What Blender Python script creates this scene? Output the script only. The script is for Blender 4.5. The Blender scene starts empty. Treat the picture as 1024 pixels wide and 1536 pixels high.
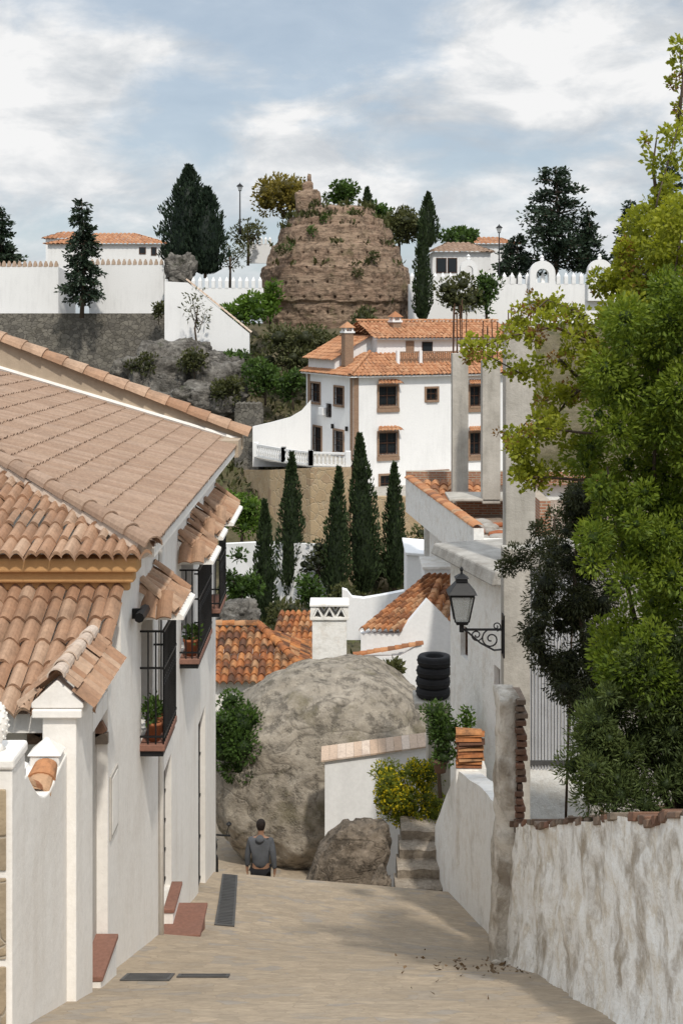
import bpy, math, random
import numpy as np
from mathutils import Vector, noise
R=random.Random(7); G=np.random.default_rng(5)
V=Vector; C=bpy.context.scene.collection; ORG={}
F=2000.0
def at(px,py,Y): return V(((px-512)/F*Y,Y,(480-py)/F*Y))
def ip(t,x):
    if x<=t[0][0]: return t[0][1]
    for (a,b),(c,d) in zip(t,t[1:]):
        if x<=c: return b+(d-b)*(x-a)/(c-a)
    return t[-1][1]
# ---------------------------------------------------------------- materials
def nm(name,rough=.85):
    m=bpy.data.materials.new(name); m.use_nodes=True; nt=m.node_tree; b=nt.nodes['Principled BSDF']
    b.inputs['Roughness'].default_value=rough
    try: b.inputs['Specular IOR Level'].default_value=.25
    except Exception: pass
    return m,nt,b
def c4(c): return (c[0],c[1],c[2],1)
def pos(nt,s=(1,1,1)):
    g=nt.nodes.new('ShaderNodeNewGeometry'); v=nt.nodes.new('ShaderNodeVectorMath'); v.operation='MULTIPLY'
    v.inputs[1].default_value=s; nt.links.new(g.outputs['Position'],v.inputs[0]); return v.outputs[0]
def noi(nt,vec,scale,detail=4,rough=.6,dist=0):
    n=nt.nodes.new('ShaderNodeTexNoise'); n.inputs['Scale'].default_value=scale; n.inputs['Detail'].default_value=detail
    n.inputs['Roughness'].default_value=rough; n.inputs['Distortion'].default_value=dist
    nt.links.new(vec,n.inputs['Vector']); return n.outputs['Fac']
def rmp(nt,fac,stops):
    r=nt.nodes.new('ShaderNodeValToRGB'); e=r.color_ramp.elements
    while len(e)<len(stops): e.new(.5)
    for q,(p,c) in zip(e,stops):
        q.position=p; q.color=c4(c) if not isinstance(c,(int,float)) else (c,c,c,1)
    nt.links.new(fac,r.inputs[0]); return r.outputs[0]
def put(nt,x,sock):
    if isinstance(x,(tuple,list)): sock.default_value=c4(x)
    elif isinstance(x,(int,float)): sock.default_value=x
    else: nt.links.new(x,sock)
def mix(nt,f,a,b,mode='MIX'):
    m=nt.nodes.new('ShaderNodeMix'); m.data_type='RGBA'; m.blend_type=mode; m.clamp_factor=True
    put(nt,f,m.inputs[0]); put(nt,a,m.inputs[6]); put(nt,b,m.inputs[7]); return m.outputs[2]
def mth(nt,op,a,b=0):
    m=nt.nodes.new('ShaderNodeMath'); m.operation=op; put(nt,a,m.inputs[0]); put(nt,b,m.inputs[1]); return m.outputs[0]
def bump(nt,b,h,st,dist=.05):
    n=nt.nodes.new('ShaderNodeBump'); n.inputs['Strength'].default_value=st; n.inputs['Distance'].default_value=dist
    put(nt,h,n.inputs['Height']); nt.links.new(n.outputs[0],b.inputs['Normal'])
def attr(nt,n='tone'):
    a=nt.nodes.new('ShaderNodeAttribute'); a.attribute_name=n; return a.outputs['Fac']
def plaster(name,base,dirt,amt=.5,lo=.45,hi=.75,bst=.25,sc=.9,sw=.45,mid=None):
    m,nt,b=nm(name,.9)
    n1=noi(nt,pos(nt),sc,7,.68,.4); n2=noi(nt,pos(nt,(3,3,.35)),1.3,5,.65)
    f=rmp(nt,mth(nt,'ADD',mth(nt,'MULTIPLY',n1,1.05-sw),mth(nt,'MULTIPLY',n2,sw)),[(lo,0.),(hi,1.)])
    col=base
    if mid: col=mix(nt,rmp(nt,noi(nt,pos(nt),sc*2.3,6,.7),[(.5,0.),(.62,.8)]),base,mid)
    col=mix(nt,mth(nt,'MULTIPLY',f,amt),col,dirt)
    n3=noi(nt,pos(nt),14,4,.6); col=mix(nt,.35,col,mix(nt,rmp(nt,n3,[(.35,.82),(.65,1.)]),(0,0,0),col),'MIX')
    nt.links.new(col,b.inputs['Base Color'])
    bump(nt,b,mth(nt,'ADD',noi(nt,pos(nt),5,5,.6),mth(nt,'MULTIPLY',noi(nt,pos(nt),45,2),.25)),bst,.05)
    return m
def plain(name,col,rough=.7,var=.3,sc=3,bst=.15,metal=0,bsc=30):
    m,nt,b=nm(name,rough)
    n=noi(nt,pos(nt),sc,5,.65)
    nt.links.new(mix(nt,rmp(nt,n,[(.3,0.),(.7,1.)]),tuple(x*(1-var) for x in col),tuple(min(1,x*(1+var)) for x in col)),b.inputs['Base Color'])
    b.inputs['Metallic'].default_value=metal
    if bst: bump(nt,b,noi(nt,pos(nt),bsc,4),bst,.03)
    return m
def tilem(name,cols,stain,lo=.45,hi=.75,sc=2.5):
    m,nt,b=nm(name,.9)
    n=len(cols); col=rmp(nt,attr(nt),[(i/(n-1),c) for i,c in enumerate(cols)])
    f=rmp(nt,noi(nt,pos(nt),sc,7,.7),[(lo,0.),(hi,1.)])
    col=mix(nt,mth(nt,'MULTIPLY',f,.75),col,stain)
    col=mix(nt,.5,col,rmp(nt,noi(nt,pos(nt),25,3),[(.3,.55),(.7,1.)]),'MULTIPLY')
    nt.links.new(col,b.inputs['Base Color']); bump(nt,b,noi(nt,pos(nt),30,4),.3,.02); return m
def leafm(name,cols,tr=.3):
    m,nt,b=nm(name,.55)
    n=len(cols); col=rmp(nt,attr(nt),[(i/(n-1),c) for i,c in enumerate(cols)])
    nt.links.new(col,b.inputs['Base Color'])
    t=nt.nodes.new('ShaderNodeBsdfTranslucent'); nt.links.new(mix(nt,1.,col,(1.,1.,.6),'MULTIPLY'),t.inputs[0])
    s=nt.nodes.new('ShaderNodeMixShader'); s.inputs[0].default_value=tr
    nt.links.new(b.outputs[0],s.inputs[1]); nt.links.new(t.outputs[0],s.inputs[2])
    nt.links.new(s.outputs[0],nt.nodes['Material Output'].inputs[0]); return m
def stonem(name,cols,mortar,sc=3,vs=(1,1,1),edge=.06,bst=.6,dirt=(.1,.09,.07),dist=.05,da=.55):
    m,nt,b=nm(name,.85)
    p=pos(nt,vs)
    w=nt.nodes.new('ShaderNodeTexNoise'); w.inputs['Scale'].default_value=2.5; w.inputs['Detail'].default_value=3; nt.links.new(p,w.inputs['Vector'])
    ad=nt.nodes.new('ShaderNodeVectorMath'); ad.operation='MULTIPLY_ADD'; nt.links.new(w.outputs['Color'],ad.inputs[0]); ad.inputs[1].default_value=(.35,.35,.35); nt.links.new(p,ad.inputs[2])
    v1=nt.nodes.new('ShaderNodeTexVoronoi'); v1.inputs['Scale'].default_value=sc; nt.links.new(ad.outputs[0],v1.inputs['Vector'])
    v2=nt.nodes.new('ShaderNodeTexVoronoi'); v2.feature='DISTANCE_TO_EDGE'; v2.inputs['Scale'].default_value=sc; nt.links.new(ad.outputs[0],v2.inputs['Vector'])
    sp=nt.nodes.new('ShaderNodeSeparateColor'); nt.links.new(v1.outputs['Color'],sp.inputs[0])
    n=len(cols); col=rmp(nt,sp.outputs[0],[(i/(n-1),c) for i,c in enumerate(cols)])
    col=mix(nt,.6,col,rmp(nt,noi(nt,pos(nt),9,6,.7),[(.25,.5),(.7,1.1)]),'MULTIPLY')
    e=rmp(nt,v2.outputs['Distance'],[(0,0.),(edge,1.)])
    col=mix(nt,e,mortar,col)
    f=rmp(nt,noi(nt,pos(nt),.7,7,.65),[(.48,0.),(.72,1.)])
    col=mix(nt,mth(nt,'MULTIPLY',f,da),col,dirt)
    nt.links.new(col,b.inputs['Base Color'])
    bump(nt,b,mth(nt,'ADD',e,mth(nt,'MULTIPLY',noi(nt,pos(nt),12,5),.6)),bst,dist); return m
def rockm(name,cols,sc=.6,bst=.8,zs=1,dark=(.05,.045,.04),green=None,dist=.15,pit=0,crack=0):
    m,nt,b=nm(name,.95)
    n=len(cols); col=rmp(nt,noi(nt,pos(nt,(1,1,zs)),sc,8,.65,.3),[(.3+.4*i/(n-1),c) for i,c in enumerate(cols)])
    col=mix(nt,.7,col,rmp(nt,noi(nt,pos(nt,(1,1,zs)),sc*7,6,.7),[(.3,.45),(.65,1.1)]),'MULTIPLY')
    col=mix(nt,rmp(nt,noi(nt,pos(nt,(1,1,.8)),sc*2.2,7,.7,.4),[(.57,0.),(.74,.8)]),col,dark)
    h=mth(nt,'ADD',noi(nt,pos(nt,(1,1,zs)),sc*4,9,.7,.2),mth(nt,'MULTIPLY',noi(nt,pos(nt),sc*25,5,.7),.3))
    if pit:
        pn=rmp(nt,noi(nt,pos(nt),pit,5,.75),[(.38,0.),(.5,1.)]); col=mix(nt,.5,col,pn,'MULTIPLY'); h=mth(nt,'ADD',h,mth(nt,'MULTIPLY',pn,.25))
        ps=rmp(nt,noi(nt,pos(nt),pit*3,3,.6),[(.58,0.),(.72,.5)]); col=mix(nt,ps,col,tuple(min(1,x*1.4) for x in cols[-1]))
    if crack:
        cn=mth(nt,'ABSOLUTE',mth(nt,'SUBTRACT',noi(nt,pos(nt,(1,1,2.2)),crack,3,.5,0),.5)); ck=rmp(nt,cn,[(0,.6),(.01,1.)])
        col=mix(nt,1.,col,ck,'MULTIPLY'); h=mth(nt,'ADD',h,mth(nt,'MULTIPLY',rmp(nt,cn,[(0,0.),(.025,1.)]),.2))
    if green: col=mix(nt,rmp(nt,noi(nt,pos(nt),sc*1.3,7,.7),[(.56,0.),(.66,.8)]),col,green)
    nt.links.new(col,b.inputs['Base Color'])
    bump(nt,b,h,bst,dist); return m
def brickm(name,c1,c2,mo,bw=.24,bh=.07):
    m,nt,b=nm(name,.9)
    s=nt.nodes.new('ShaderNodeSeparateXYZ'); nt.links.new(pos(nt),s.inputs[0])
    k=nt.nodes.new('ShaderNodeCombineXYZ'); nt.links.new(mth(nt,'ADD',s.outputs[0],s.outputs[1]),k.inputs[0]); nt.links.new(s.outputs[2],k.inputs[1])
    t=nt.nodes.new('ShaderNodeTexBrick'); t.inputs['Color1'].default_value=c4(c1); t.inputs['Color2'].default_value=c4(c2); t.inputs['Mortar'].default_value=c4(mo)
    t.inputs['Scale'].default_value=1; t.inputs['Brick Width'].default_value=bw; t.inputs['Row Height'].default_value=bh; t.inputs['Mortar Size'].default_value=.012
    nt.links.new(k.outputs[0],t.inputs['Vector'])
    nt.links.new(mix(nt,.5,t.outputs['Color'],rmp(nt,noi(nt,pos(nt),8,5),[(.3,.5),(.7,1.)]),'MULTIPLY'),b.inputs['Base Color'])
    bump(nt,b,noi(nt,pos(nt),25,3),.3,.02); return m
WH=plaster('white_plaster',(.87,.84,.795),(.58,.51,.43),.4,.5,.72,.15)
WHF=plaster('white_limewash',(.83,.83,.83),(.52,.52,.52),.3,.52,.72,.1,.3)
WHO=plaster('old_white_plaster',(.88,.865,.83),(.38,.34,.28),.6,.56,.74,.5,1.4,.3,(.77,.73,.67))
WHM=plaster('mouldy_white_plaster',(.88,.86,.81),(.31,.25,.18),.8,.52,.66,.7,2.0,.08,(.68,.61,.5))
PIE=plaster('weathered_render',(.68,.63,.555),(.27,.225,.175),.85,.46,.64,.8,2.6,.2,(.5,.44,.36))
GAT=plaster('grey_painted_gate',(.5,.47,.43),(.35,.32,.28),.5)
OCH=plaster('ochre_paint',(.56,.32,.14),(.38,.21,.1),.4)
BEI=plaster('beige_render',(.47,.38,.285),(.3,.24,.18),.6)
CON=plaster('concrete',(.5,.47,.42),(.27,.25,.215),.8,.42,.7,.4,1.5)
CEM=plaster('dark_cement',(.45,.43,.395),(.22,.2,.175),.85,.42,.67,.6,1.5)
TAN=tilem('tan_clay_tile',[(.36,.205,.125),(.41,.245,.155),(.46,.29,.19),(.51,.355,.25)],(.24,.155,.105),.47,.7)
TANB=tilem('brown_clay_tile',[(.325,.218,.155),(.35,.237,.17),(.37,.257,.185),(.4,.282,.21)],(.265,.19,.145),.5,.8)
ORA=tilem('orange_clay_tile',[(.4,.18,.09),(.49,.24,.125),(.54,.3,.17)],(.28,.16,.1),.5,.75,.8)
OLD=tilem('old_clay_tile',[(.14,.07,.045),(.38,.14,.055),(.52,.22,.08),(.45,.26,.14)],(.06,.045,.035),.45,.62)
OLL=tilem('faded_orange_tile',[(.24,.115,.065),(.45,.19,.085),(.55,.27,.13),(.52,.33,.2)],(.12,.08,.055),.52,.68)
PAL=tilem('pale_clay_tile',[(.5,.36,.26),(.6,.47,.37),(.66,.55,.46)],(.4,.3,.24),.5,.75)
IRON=plain('black_iron',(.012,.012,.013),.45,.3,6,.05)
WOOD=plain('brown_wood',(.09,.045,.028),.6,.4,8,.2)
GLS,_nt,_b=nm('dark_glass',.08); _b.inputs['Base Color'].default_value=(.02,.025,.03,1)
LGL,_nt,_b=nm('lantern_glass',.12); _b.inputs['Base Color'].default_value=(.3,.31,.3,1); _b.inputs['Alpha'].default_value=.5
STEP=tilem('red_floor_tile',[(.26,.13,.095),(.31,.165,.12)],(.19,.115,.09))
TERR=plain('terracotta_pot',(.36,.13,.06),.8)
DPT=plain('brown_pot',(.14,.085,.06),.8)
BRK=brickm('red_brick',(.33,.14,.08),(.4,.2,.12),(.4,.34,.27))
BRD=brickm('brown_brick',(.27,.145,.09),(.32,.19,.12),(.34,.27,.2))
CPB=tilem('coping_brick',[(.17,.1,.07),(.25,.13,.085),(.28,.2,.15),(.24,.2,.16)],(.11,.09,.07),.42,.65,4)
PAV=stonem('street_slate',[(.41,.33,.24),(.46,.37,.27),(.385,.315,.235),(.485,.39,.285),(.43,.35,.26),(.37,.325,.275)],(.345,.28,.205),4.3,(1,1,1),.03,.3,(.3,.245,.185),.02,.4)
RET=stonem('dark_stone_wall',[(.13,.12,.105),(.19,.175,.15),(.245,.225,.19)],(.085,.077,.066),2.4,(1,1,1.3),.08,.6)
OST=stonem('ochre_stone_wall',[(.45,.32,.19),(.53,.4,.25),(.4,.28,.18)],(.46,.37,.25),1.6,(1,1,1),.06,.5,(.3,.23,.15),.05,.4)
SPN=stonem('stone_panel',[(.46,.36,.24),(.34,.27,.19),(.52,.42,.29)],(.4,.35,.28),4,(1,1,1),.04,.4)
BOU=rockm('boulder_rock',[(.265,.23,.185),(.33,.29,.235),(.39,.345,.285),(.3,.26,.21)],.5,.6,1.2,(.19,.16,.125),(.16,.14,.09),.14,3.5,.4)
RK2=rockm('brown_street_rock',[(.15,.12,.09),(.22,.18,.14),(.29,.24,.19)],.9,.9,1.2,(.08,.065,.05),None,.08,5,.9)
CLF=rockm('cliff_rock',[(.12,.11,.095),(.19,.175,.155),(.28,.265,.24)],.3,.8,1,(.05,.045,.035),(.05,.06,.025),.3,1.4,.35)
TOW=rockm('rammed_earth',[(.22,.145,.1),(.3,.205,.145),(.36,.26,.185),(.26,.18,.125)],.35,.8,3.2,(.16,.11,.08),(.13,.11,.055),.25,1.8)
SOIL=rockm('soil',[(.13,.095,.065),(.2,.15,.11),(.26,.2,.15)],1.5,.8,1,(.07,.055,.04),None,.08)
RUBB=rockm('brick_rubble',[(.3,.19,.13),(.4,.33,.27),(.35,.18,.1)],1.5,.8,1,(.16,.13,.1),None,.08)
HIL=rockm('hillside_earth',[(.08,.075,.03),(.14,.12,.07),(.2,.17,.12)],.25,1.,1,(.05,.06,.025),(.06,.08,.025),.3)
LCY=leafm('cypress_leaf',[(.018,.028,.012),(.038,.06,.024),(.065,.095,.035)],.15)
LDK=leafm('dark_conifer_leaf',[(.011,.02,.013),(.023,.04,.024),(.043,.066,.036)],.14)
LGR=leafm('green_leaf',[(.026,.048,.012),(.06,.11,.024),(.115,.19,.04)],.35)
LBR=leafm('bright_green_leaf',[(.04,.08,.012),(.1,.18,.025),(.17,.27,.04)],.38)
LYG=leafm('lime_leaf',[(.08,.105,.013),(.18,.215,.027),(.29,.33,.04)],.42)
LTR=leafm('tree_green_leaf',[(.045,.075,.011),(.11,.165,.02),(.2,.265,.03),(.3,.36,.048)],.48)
LYE=leafm('yellow_green_leaf',[(.14,.17,.018),(.3,.33,.035),(.43,.44,.05)],.48)
LRU=leafm('russet_leaf',[(.13,.06,.025),(.26,.13,.045),(.38,.24,.07)],.4)
LOL=leafm('olive_leaf',[(.035,.04,.016),(.075,.082,.03),(.125,.13,.05)],.28)
LYO=leafm('autumn_leaf',[(.09,.075,.016),(.18,.145,.028),(.26,.2,.04)],.35)
LBK=leafm('dark_bush_leaf',[(.016,.021,.009),(.04,.049,.018),(.072,.078,.03)],.24)
LRO=leafm('rosemary_leaf',[(.04,.06,.02),(.095,.13,.04),(.155,.2,.062)],.38)
LFL=leafm('yellow_flower',[(.55,.42,.012),(.7,.58,.03)],.3)
LDE=leafm('dead_leaf',[(.1,.065,.035),(.2,.13,.07)],.1)
BARK=rockm('bark',[(.08,.06,.045),(.16,.12,.09)],3,.8,.3,(.04,.03,.025),None,.03)
# ---------------------------------------------------------------- object helpers
def tag(o,label=None,cat=None,group=None,kind=None):
    if label: o['label']=label
    if cat: o['category']=cat
    if group: o['group']=group
    if kind: o['kind']=kind
    return o
def thing(name,label,cat,loc=(0,0,0),group=None):
    o=bpy.data.objects.new(name,None); C.objects.link(o); o.location=loc; ORG[o.name]=V(loc); o.empty_display_size=.2
    return tag(o,label,cat,group)
def link(name,me,parent):
    o=bpy.data.objects.new(name,me); C.objects.link(o)
    if parent: o.parent=parent; ORG[o.name]=ORG[parent.name]
    return o
class MB:
    def __init__(s): s.v=[];s.f=[];s.a=[];s.m=[]
    def add(s,vs,fs,a=None,mi=0):
        b=len(s.v); s.v+=[tuple(v) for v in vs]
        if a is None: a=R.random()
        for f in fs: s.f.append([i+b for i in f]); s.a.append(a); s.m.append(mi)
        return s
    def hexa(s,p,a=None,mi=0): return s.add(p,[(0,3,2,1),(4,5,6,7),(0,1,5,4),(1,2,6,5),(2,3,7,6),(3,0,4,7)],a,mi)
    def box(s,x0,x1,y0,y1,z0,z1,a=None): return s.hexa([(x0,y0,z0),(x1,y0,z0),(x1,y1,z0),(x0,y1,z0),(x0,y0,z1),(x1,y0,z1),(x1,y1,z1),(x0,y1,z1)],a)
    def lbox(s,w,u0,u1,z0,z1,d0,d1,a=None): return s.hexa([w(u0,z0,d0),w(u1,z0,d0),w(u1,z0,d1),w(u0,z0,d1),w(u0,z1,d0),w(u1,z1,d0),w(u1,z1,d1),w(u0,z1,d1)],a)
    def prism(s,poly,ext,a=None):
        n=len(poly); e=V(ext); vs=[V(p) for p in poly]; vs+=[p+e for p in vs]
        return s.add(vs,[list(range(n))[::-1],list(range(n,2*n))]+[(i,(i+1)%n,n+(i+1)%n,n+i) for i in range(n)],a)
    def tube(s,pts,r,n=6,ref=None,a=None):
        pts=[V(p) for p in pts]; k=len(pts); vs=[]
        for i,p in enumerate(pts):
            t=(pts[min(i+1,k-1)]-pts[max(i-1,0)]).normalized()
            rf=V(ref) if ref else (V((0,0,1)) if abs(t.z)<.8 else V((1,.3,0)))
            x=t.cross(rf).normalized(); y=x.cross(t); q=r[i] if isinstance(r,(list,tuple)) else r
            vs+=[p+(x*math.cos(2*math.pi*j/n)+y*math.sin(2*math.pi*j/n))*q for j in range(n)]
        fs=[(i*n+j,i*n+(j+1)%n,(i+1)*n+(j+1)%n,(i+1)*n+j) for i in range(k-1) for j in range(n)]
        return s.add(vs,fs+[list(range(n))[::-1],list(range((k-1)*n,k*n))],a)
    def lathe(s,prof,c=(0,0,0),n=12,a=None):
        c=V(c); vs=[c+V((r*math.cos(2*math.pi*j/n),r*math.sin(2*math.pi*j/n),z)) for r,z in prof for j in range(n)]; k=len(prof)
        fs=[(i*n+j,i*n+(j+1)%n,(i+1)*n+(j+1)%n,(i+1)*n+j) for i in range(k-1) for j in range(n)]
        return s.add(vs,fs+[list(range(n))[::-1],list(range((k-1)*n,k*n))],a)
    def torus(s,c,R0,r,ax='z',n=20,m=8):
        c=V(c); vs=[]
        for i in range(n):
            A=2*math.pi*i/n
            for j in range(m):
                B=2*math.pi*j/m; q=R0+r*math.cos(B); h=r*math.sin(B); x,y=q*math.cos(A),q*math.sin(A)
                vs.append(c+(V((x,y,h)) if ax=='z' else V((h,x,y))))
        return s.add(vs,[(i*m+j,((i+1)%n)*m+j,((i+1)%n)*m+(j+1)%m,i*m+(j+1)%m) for i in range(n) for j in range(m)])
    def build(s,name,mat,parent=None,smooth=False,bev=0):
        if parent: o0=ORG[parent.name]
        else:
            a=np.array(s.v); o0=V((float(a[:,0].mean()),float(a[:,1].mean()),float(a[:,2].min())))
        me=bpy.data.meshes.new(name); me.from_pydata([(x-o0.x,y-o0.y,z-o0.z) for x,y,z in s.v],[],s.f)
        t=me.attributes.new('tone','FLOAT','FACE'); t.data.foreach_set('value',s.a)
        for m in (mat if isinstance(mat,(list,tuple)) else [mat]): me.materials.append(m)
        if any(s.m): me.polygons.foreach_set('material_index',s.m)
        if smooth: me.polygons.foreach_set('use_smooth',[True]*len(me.polygons))
        me.update(); o=link(name,me,parent)
        if not parent: o.location=o0; ORG[o.name]=V(o0)
        if bev:
            q=o.modifiers.new('bevel','BEVEL'); q.width=bev; q.segments=2; q.limit_method='ANGLE'
        return o
def facade(mb,w,u0,u1,z0,z1,ops,dep=.15):
    us=sorted({u0,u1}|{o[0] for o in ops}|{o[1] for o in ops}); zs=sorted({z0,z1}|{o[2] for o in ops}|{o[3] for o in ops})
    for a,b in zip(us,us[1:]):
        for c,d in zip(zs,zs[1:]):
            m,n=(a+b)/2,(c+d)/2
            if any(o[0]<m<o[1] and o[2]<n<o[3] for o in ops): continue
            mb.add([w(a,c,0),w(b,c,0),w(b,d,0),w(a,d,0)],[(0,1,2,3)])
    for a,b,c,d in ops:
        q=[(a,c),(b,c),(b,d),(a,d)]
        for (p,r),(s,t) in zip(q,q[1:]+q[:1]): mb.add([w(p,r,0),w(s,t,0),w(s,t,-dep),w(p,r,-dep)],[(0,1,2,3)])
def tiles(mb,o,u,v,nu,nv,bm=None,r=.06,lap=.03,seg=6,jit=.004,ov=.12):
    o,u,v=V(o),V(u),V(v); n=u.cross(v).normalized()
    if n.z<0: n=-n
    for i in range(nu):
        a0=i/nu;a1=(i+1)/nu; cj=R.uniform(-jit,jit)
        for j in range(nv):
            b0=j/nv; b1=min(1,(j+1+ov)/nv)
            if bm and max(bm(a0),bm(a1))<=b0+.002: continue
            vs=[]; dz=R.uniform(-jit,jit)+cj; tl=R.uniform(-jit,jit)*1.5
            for row in (0,1,2):
                for q in range(seg+1):
                    s=q/seg; h=r*(1.35*math.sin(math.pi*s)-.35); a=a0+(a1-a0)*s
                    b=b0 if row<2 else b1
                    if bm: b=min(b,max(0,bm(a)))
                    hh=h+(lap if row==1 else (0 if row==2 else lap-.022-lap*.4))+dz+tl*(s-.5)*8
                    vs.append(o+u*a+v*b+n*hh)
            k=seg+1; fs=[(q,q+1,k+q+1,k+q) for q in range(seg)]+[(k+q,k+q+1,2*k+q+1,2*k+q) for q in range(seg)]
            mb.add(vs,fs)
def caps(mb,p0,p1,r,n,seg=7,flat=1.,jit=.006):
    p0,p1=V(p0),V(p1); d=(p1-p0); t=d.normalized(); x=t.cross(V((0,0,1))).normalized(); y=x.cross(t)
    for i in range(n):
        a=p0+d*(i/n); b=p0+d*min(1.01,(i+1.18)/n); vs=[]; o=y*R.uniform(-jit,jit)+x*R.uniform(-jit,jit)
        for p,rr in ((a,r*1.08),(b,r*.86)):
            for q in range(seg+1):
                A=math.pi*q/seg; vs.append(p+o+x*math.cos(A)*rr+y*math.sin(A)*rr*flat)
        for p,rr in ((a,r*.9),):
            for q in range(seg+1):
                A=math.pi*q/seg; vs.append(p+o+x*math.cos(A)*rr+y*math.sin(A)*rr*flat)
        k=seg+1; mb.add(vs,[(q,q+1,k+q+1,k+q) for q in range(seg)]+[(q,q+1,2*k+q+1,2*k+q) for q in range(seg)])
def unit(n):
    d=G.normal(size=(n,3)); return d/np.linalg.norm(d,axis=1)[:,None]
def leafmesh(name,P,D,size,asp,tone,mat,parent,core=None):
    N=len(P); D=D/(np.linalg.norm(D,axis=1)[:,None]+1e-9); s=np.cross(D,unit(N)); s/=np.linalg.norm(s,axis=1)[:,None]+1e-9; nr=np.cross(s,D)
    L=(size*(.65+.7*G.random(N)))[:,None]; w=L*asp/2
    v=np.stack([P,P+D*L*.5+s*w+nr*L*.1,P+D*L,P+D*L*.5-s*w+nr*L*.1],1).reshape(-1,3)
    f=np.arange(4*N).reshape(-1,4); a=np.clip(tone,0,1)
    if core:
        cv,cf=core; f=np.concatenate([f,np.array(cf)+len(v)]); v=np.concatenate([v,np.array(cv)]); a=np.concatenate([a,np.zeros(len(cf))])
    if parent: o0=np.array(ORG[parent.name])
    else: o0=np.array([v[:,0].mean(),v[:,1].mean(),v[:,2].min()])
    me=bpy.data.meshes.new(name); me.vertices.add(len(v)); me.vertices.foreach_set('co',(v-o0).ravel().astype(np.float32))
    me.loops.add(4*len(f)); me.loops.foreach_set('vertex_index',f.ravel().astype(np.int32))
    me.polygons.add(len(f)); me.polygons.foreach_set('loop_start',(np.arange(len(f))*4).astype(np.int32))
    t=me.attributes.new('tone','FLOAT','FACE'); t.data.foreach_set('value',a.astype(np.float32))
    me.materials.append(mat); me.update(); me.validate(); o=link(name,me,parent)
    if not parent: o.location=tuple(o0); ORG[o.name]=V(tuple(o0))
    return o
def ell_core(cl,k=.62,n=8,m=5):
    vs=[];fs=[]
    for c,r in cl:
        b=len(vs)
        for i in range(m):
            th=math.pi*(i+.15)/(m-.7)
            for j in range(n):
                ph=2*math.pi*j/n; vs.append((c[0]+r[0]*k*math.sin(th)*math.cos(ph),c[1]+r[1]*k*math.sin(th)*math.sin(ph),c[2]+r[2]*k*math.cos(th)))
        fs+=[(b+i*n+j,b+i*n+(j+1)%n,b+(i+1)*n+(j+1)%n,b+(i+1)*n+j) for i in range(m-1) for j in range(n)]
    return vs,fs
def mk_clumps(c,rad,K,rr,jit=.4):
    c=np.array(c); rad=np.array(rad); out=[]
    for _ in range(K):
        d=unit(1)[0]; p=c+d*rad*(G.random()**.45)*(1-rr*.6); q=rr*float(rad.mean())*(1-jit+2*jit*G.random()); out.append((p,np.array([q,q,q*.85])))
    return out
def clump_pts(cl,N,shell=.55,up=.25):
    c=np.array([x[0] for x in cl]); r=np.array([x[1] for x in cl]); w=r[:,0]**2; idx=G.choice(len(cl),N,p=w/w.sum()); cv=G.random(len(cl))
    d=unit(N); q=(shell+(1.08-shell)*G.random(N)**.6)[:,None]
    P=c[idx]+d*q*r[idx]; D=d+.7*unit(N)+np.array([0,0,up]); a=.45*G.random(N)+.35*cv[idx]+.2*(d[:,2]+1)/2  # random leaf tone, plus painted shading: upper side of each clump lighter
    return P,D,a
def blob(name,label,cat,px,pyb,pyt,wpx,Y,mat,N=1200,leaf=.3,asp=.55,K=14,rr=.38,trunk=.25,group=None,core=True,tw=.03,depth=1.,lean=0):
    b=at(px,pyb,Y); h=(pyb-pyt)/F*Y; w=wpx/F*Y
    t=thing(name,label,cat,b,group)
    ch=h*(1-trunk); c=(b.x+lean,b.y,b.z+h*trunk+ch*.5)
    cl=mk_clumps(c,(w*.5,w*.5*depth,ch*.5),K,rr)
    m=MB(); tr=max(.03,h*tw); top=V(c)
    m.tube([b-V((0,0,.4)),b.lerp(top,.5)+V((R.uniform(-.05,.05)*h,0,0)),top],[tr,tr*.75,tr*.4],6)
    for p,r in cl[:7]:
        q=b.lerp(top,R.uniform(.4,.8)); m.tube([q,q.lerp(V(p),.5)+V((0,0,-.03*h)),V(p)],[tr*.45,tr*.3,tr*.12],4)
    m.build('trunk',BARK,t,True)
    P,D,a=clump_pts(cl,N); leafmesh('crown',P,D,leaf,asp,a,mat,t,ell_core(cl,.55) if core else None)
    return t
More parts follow.
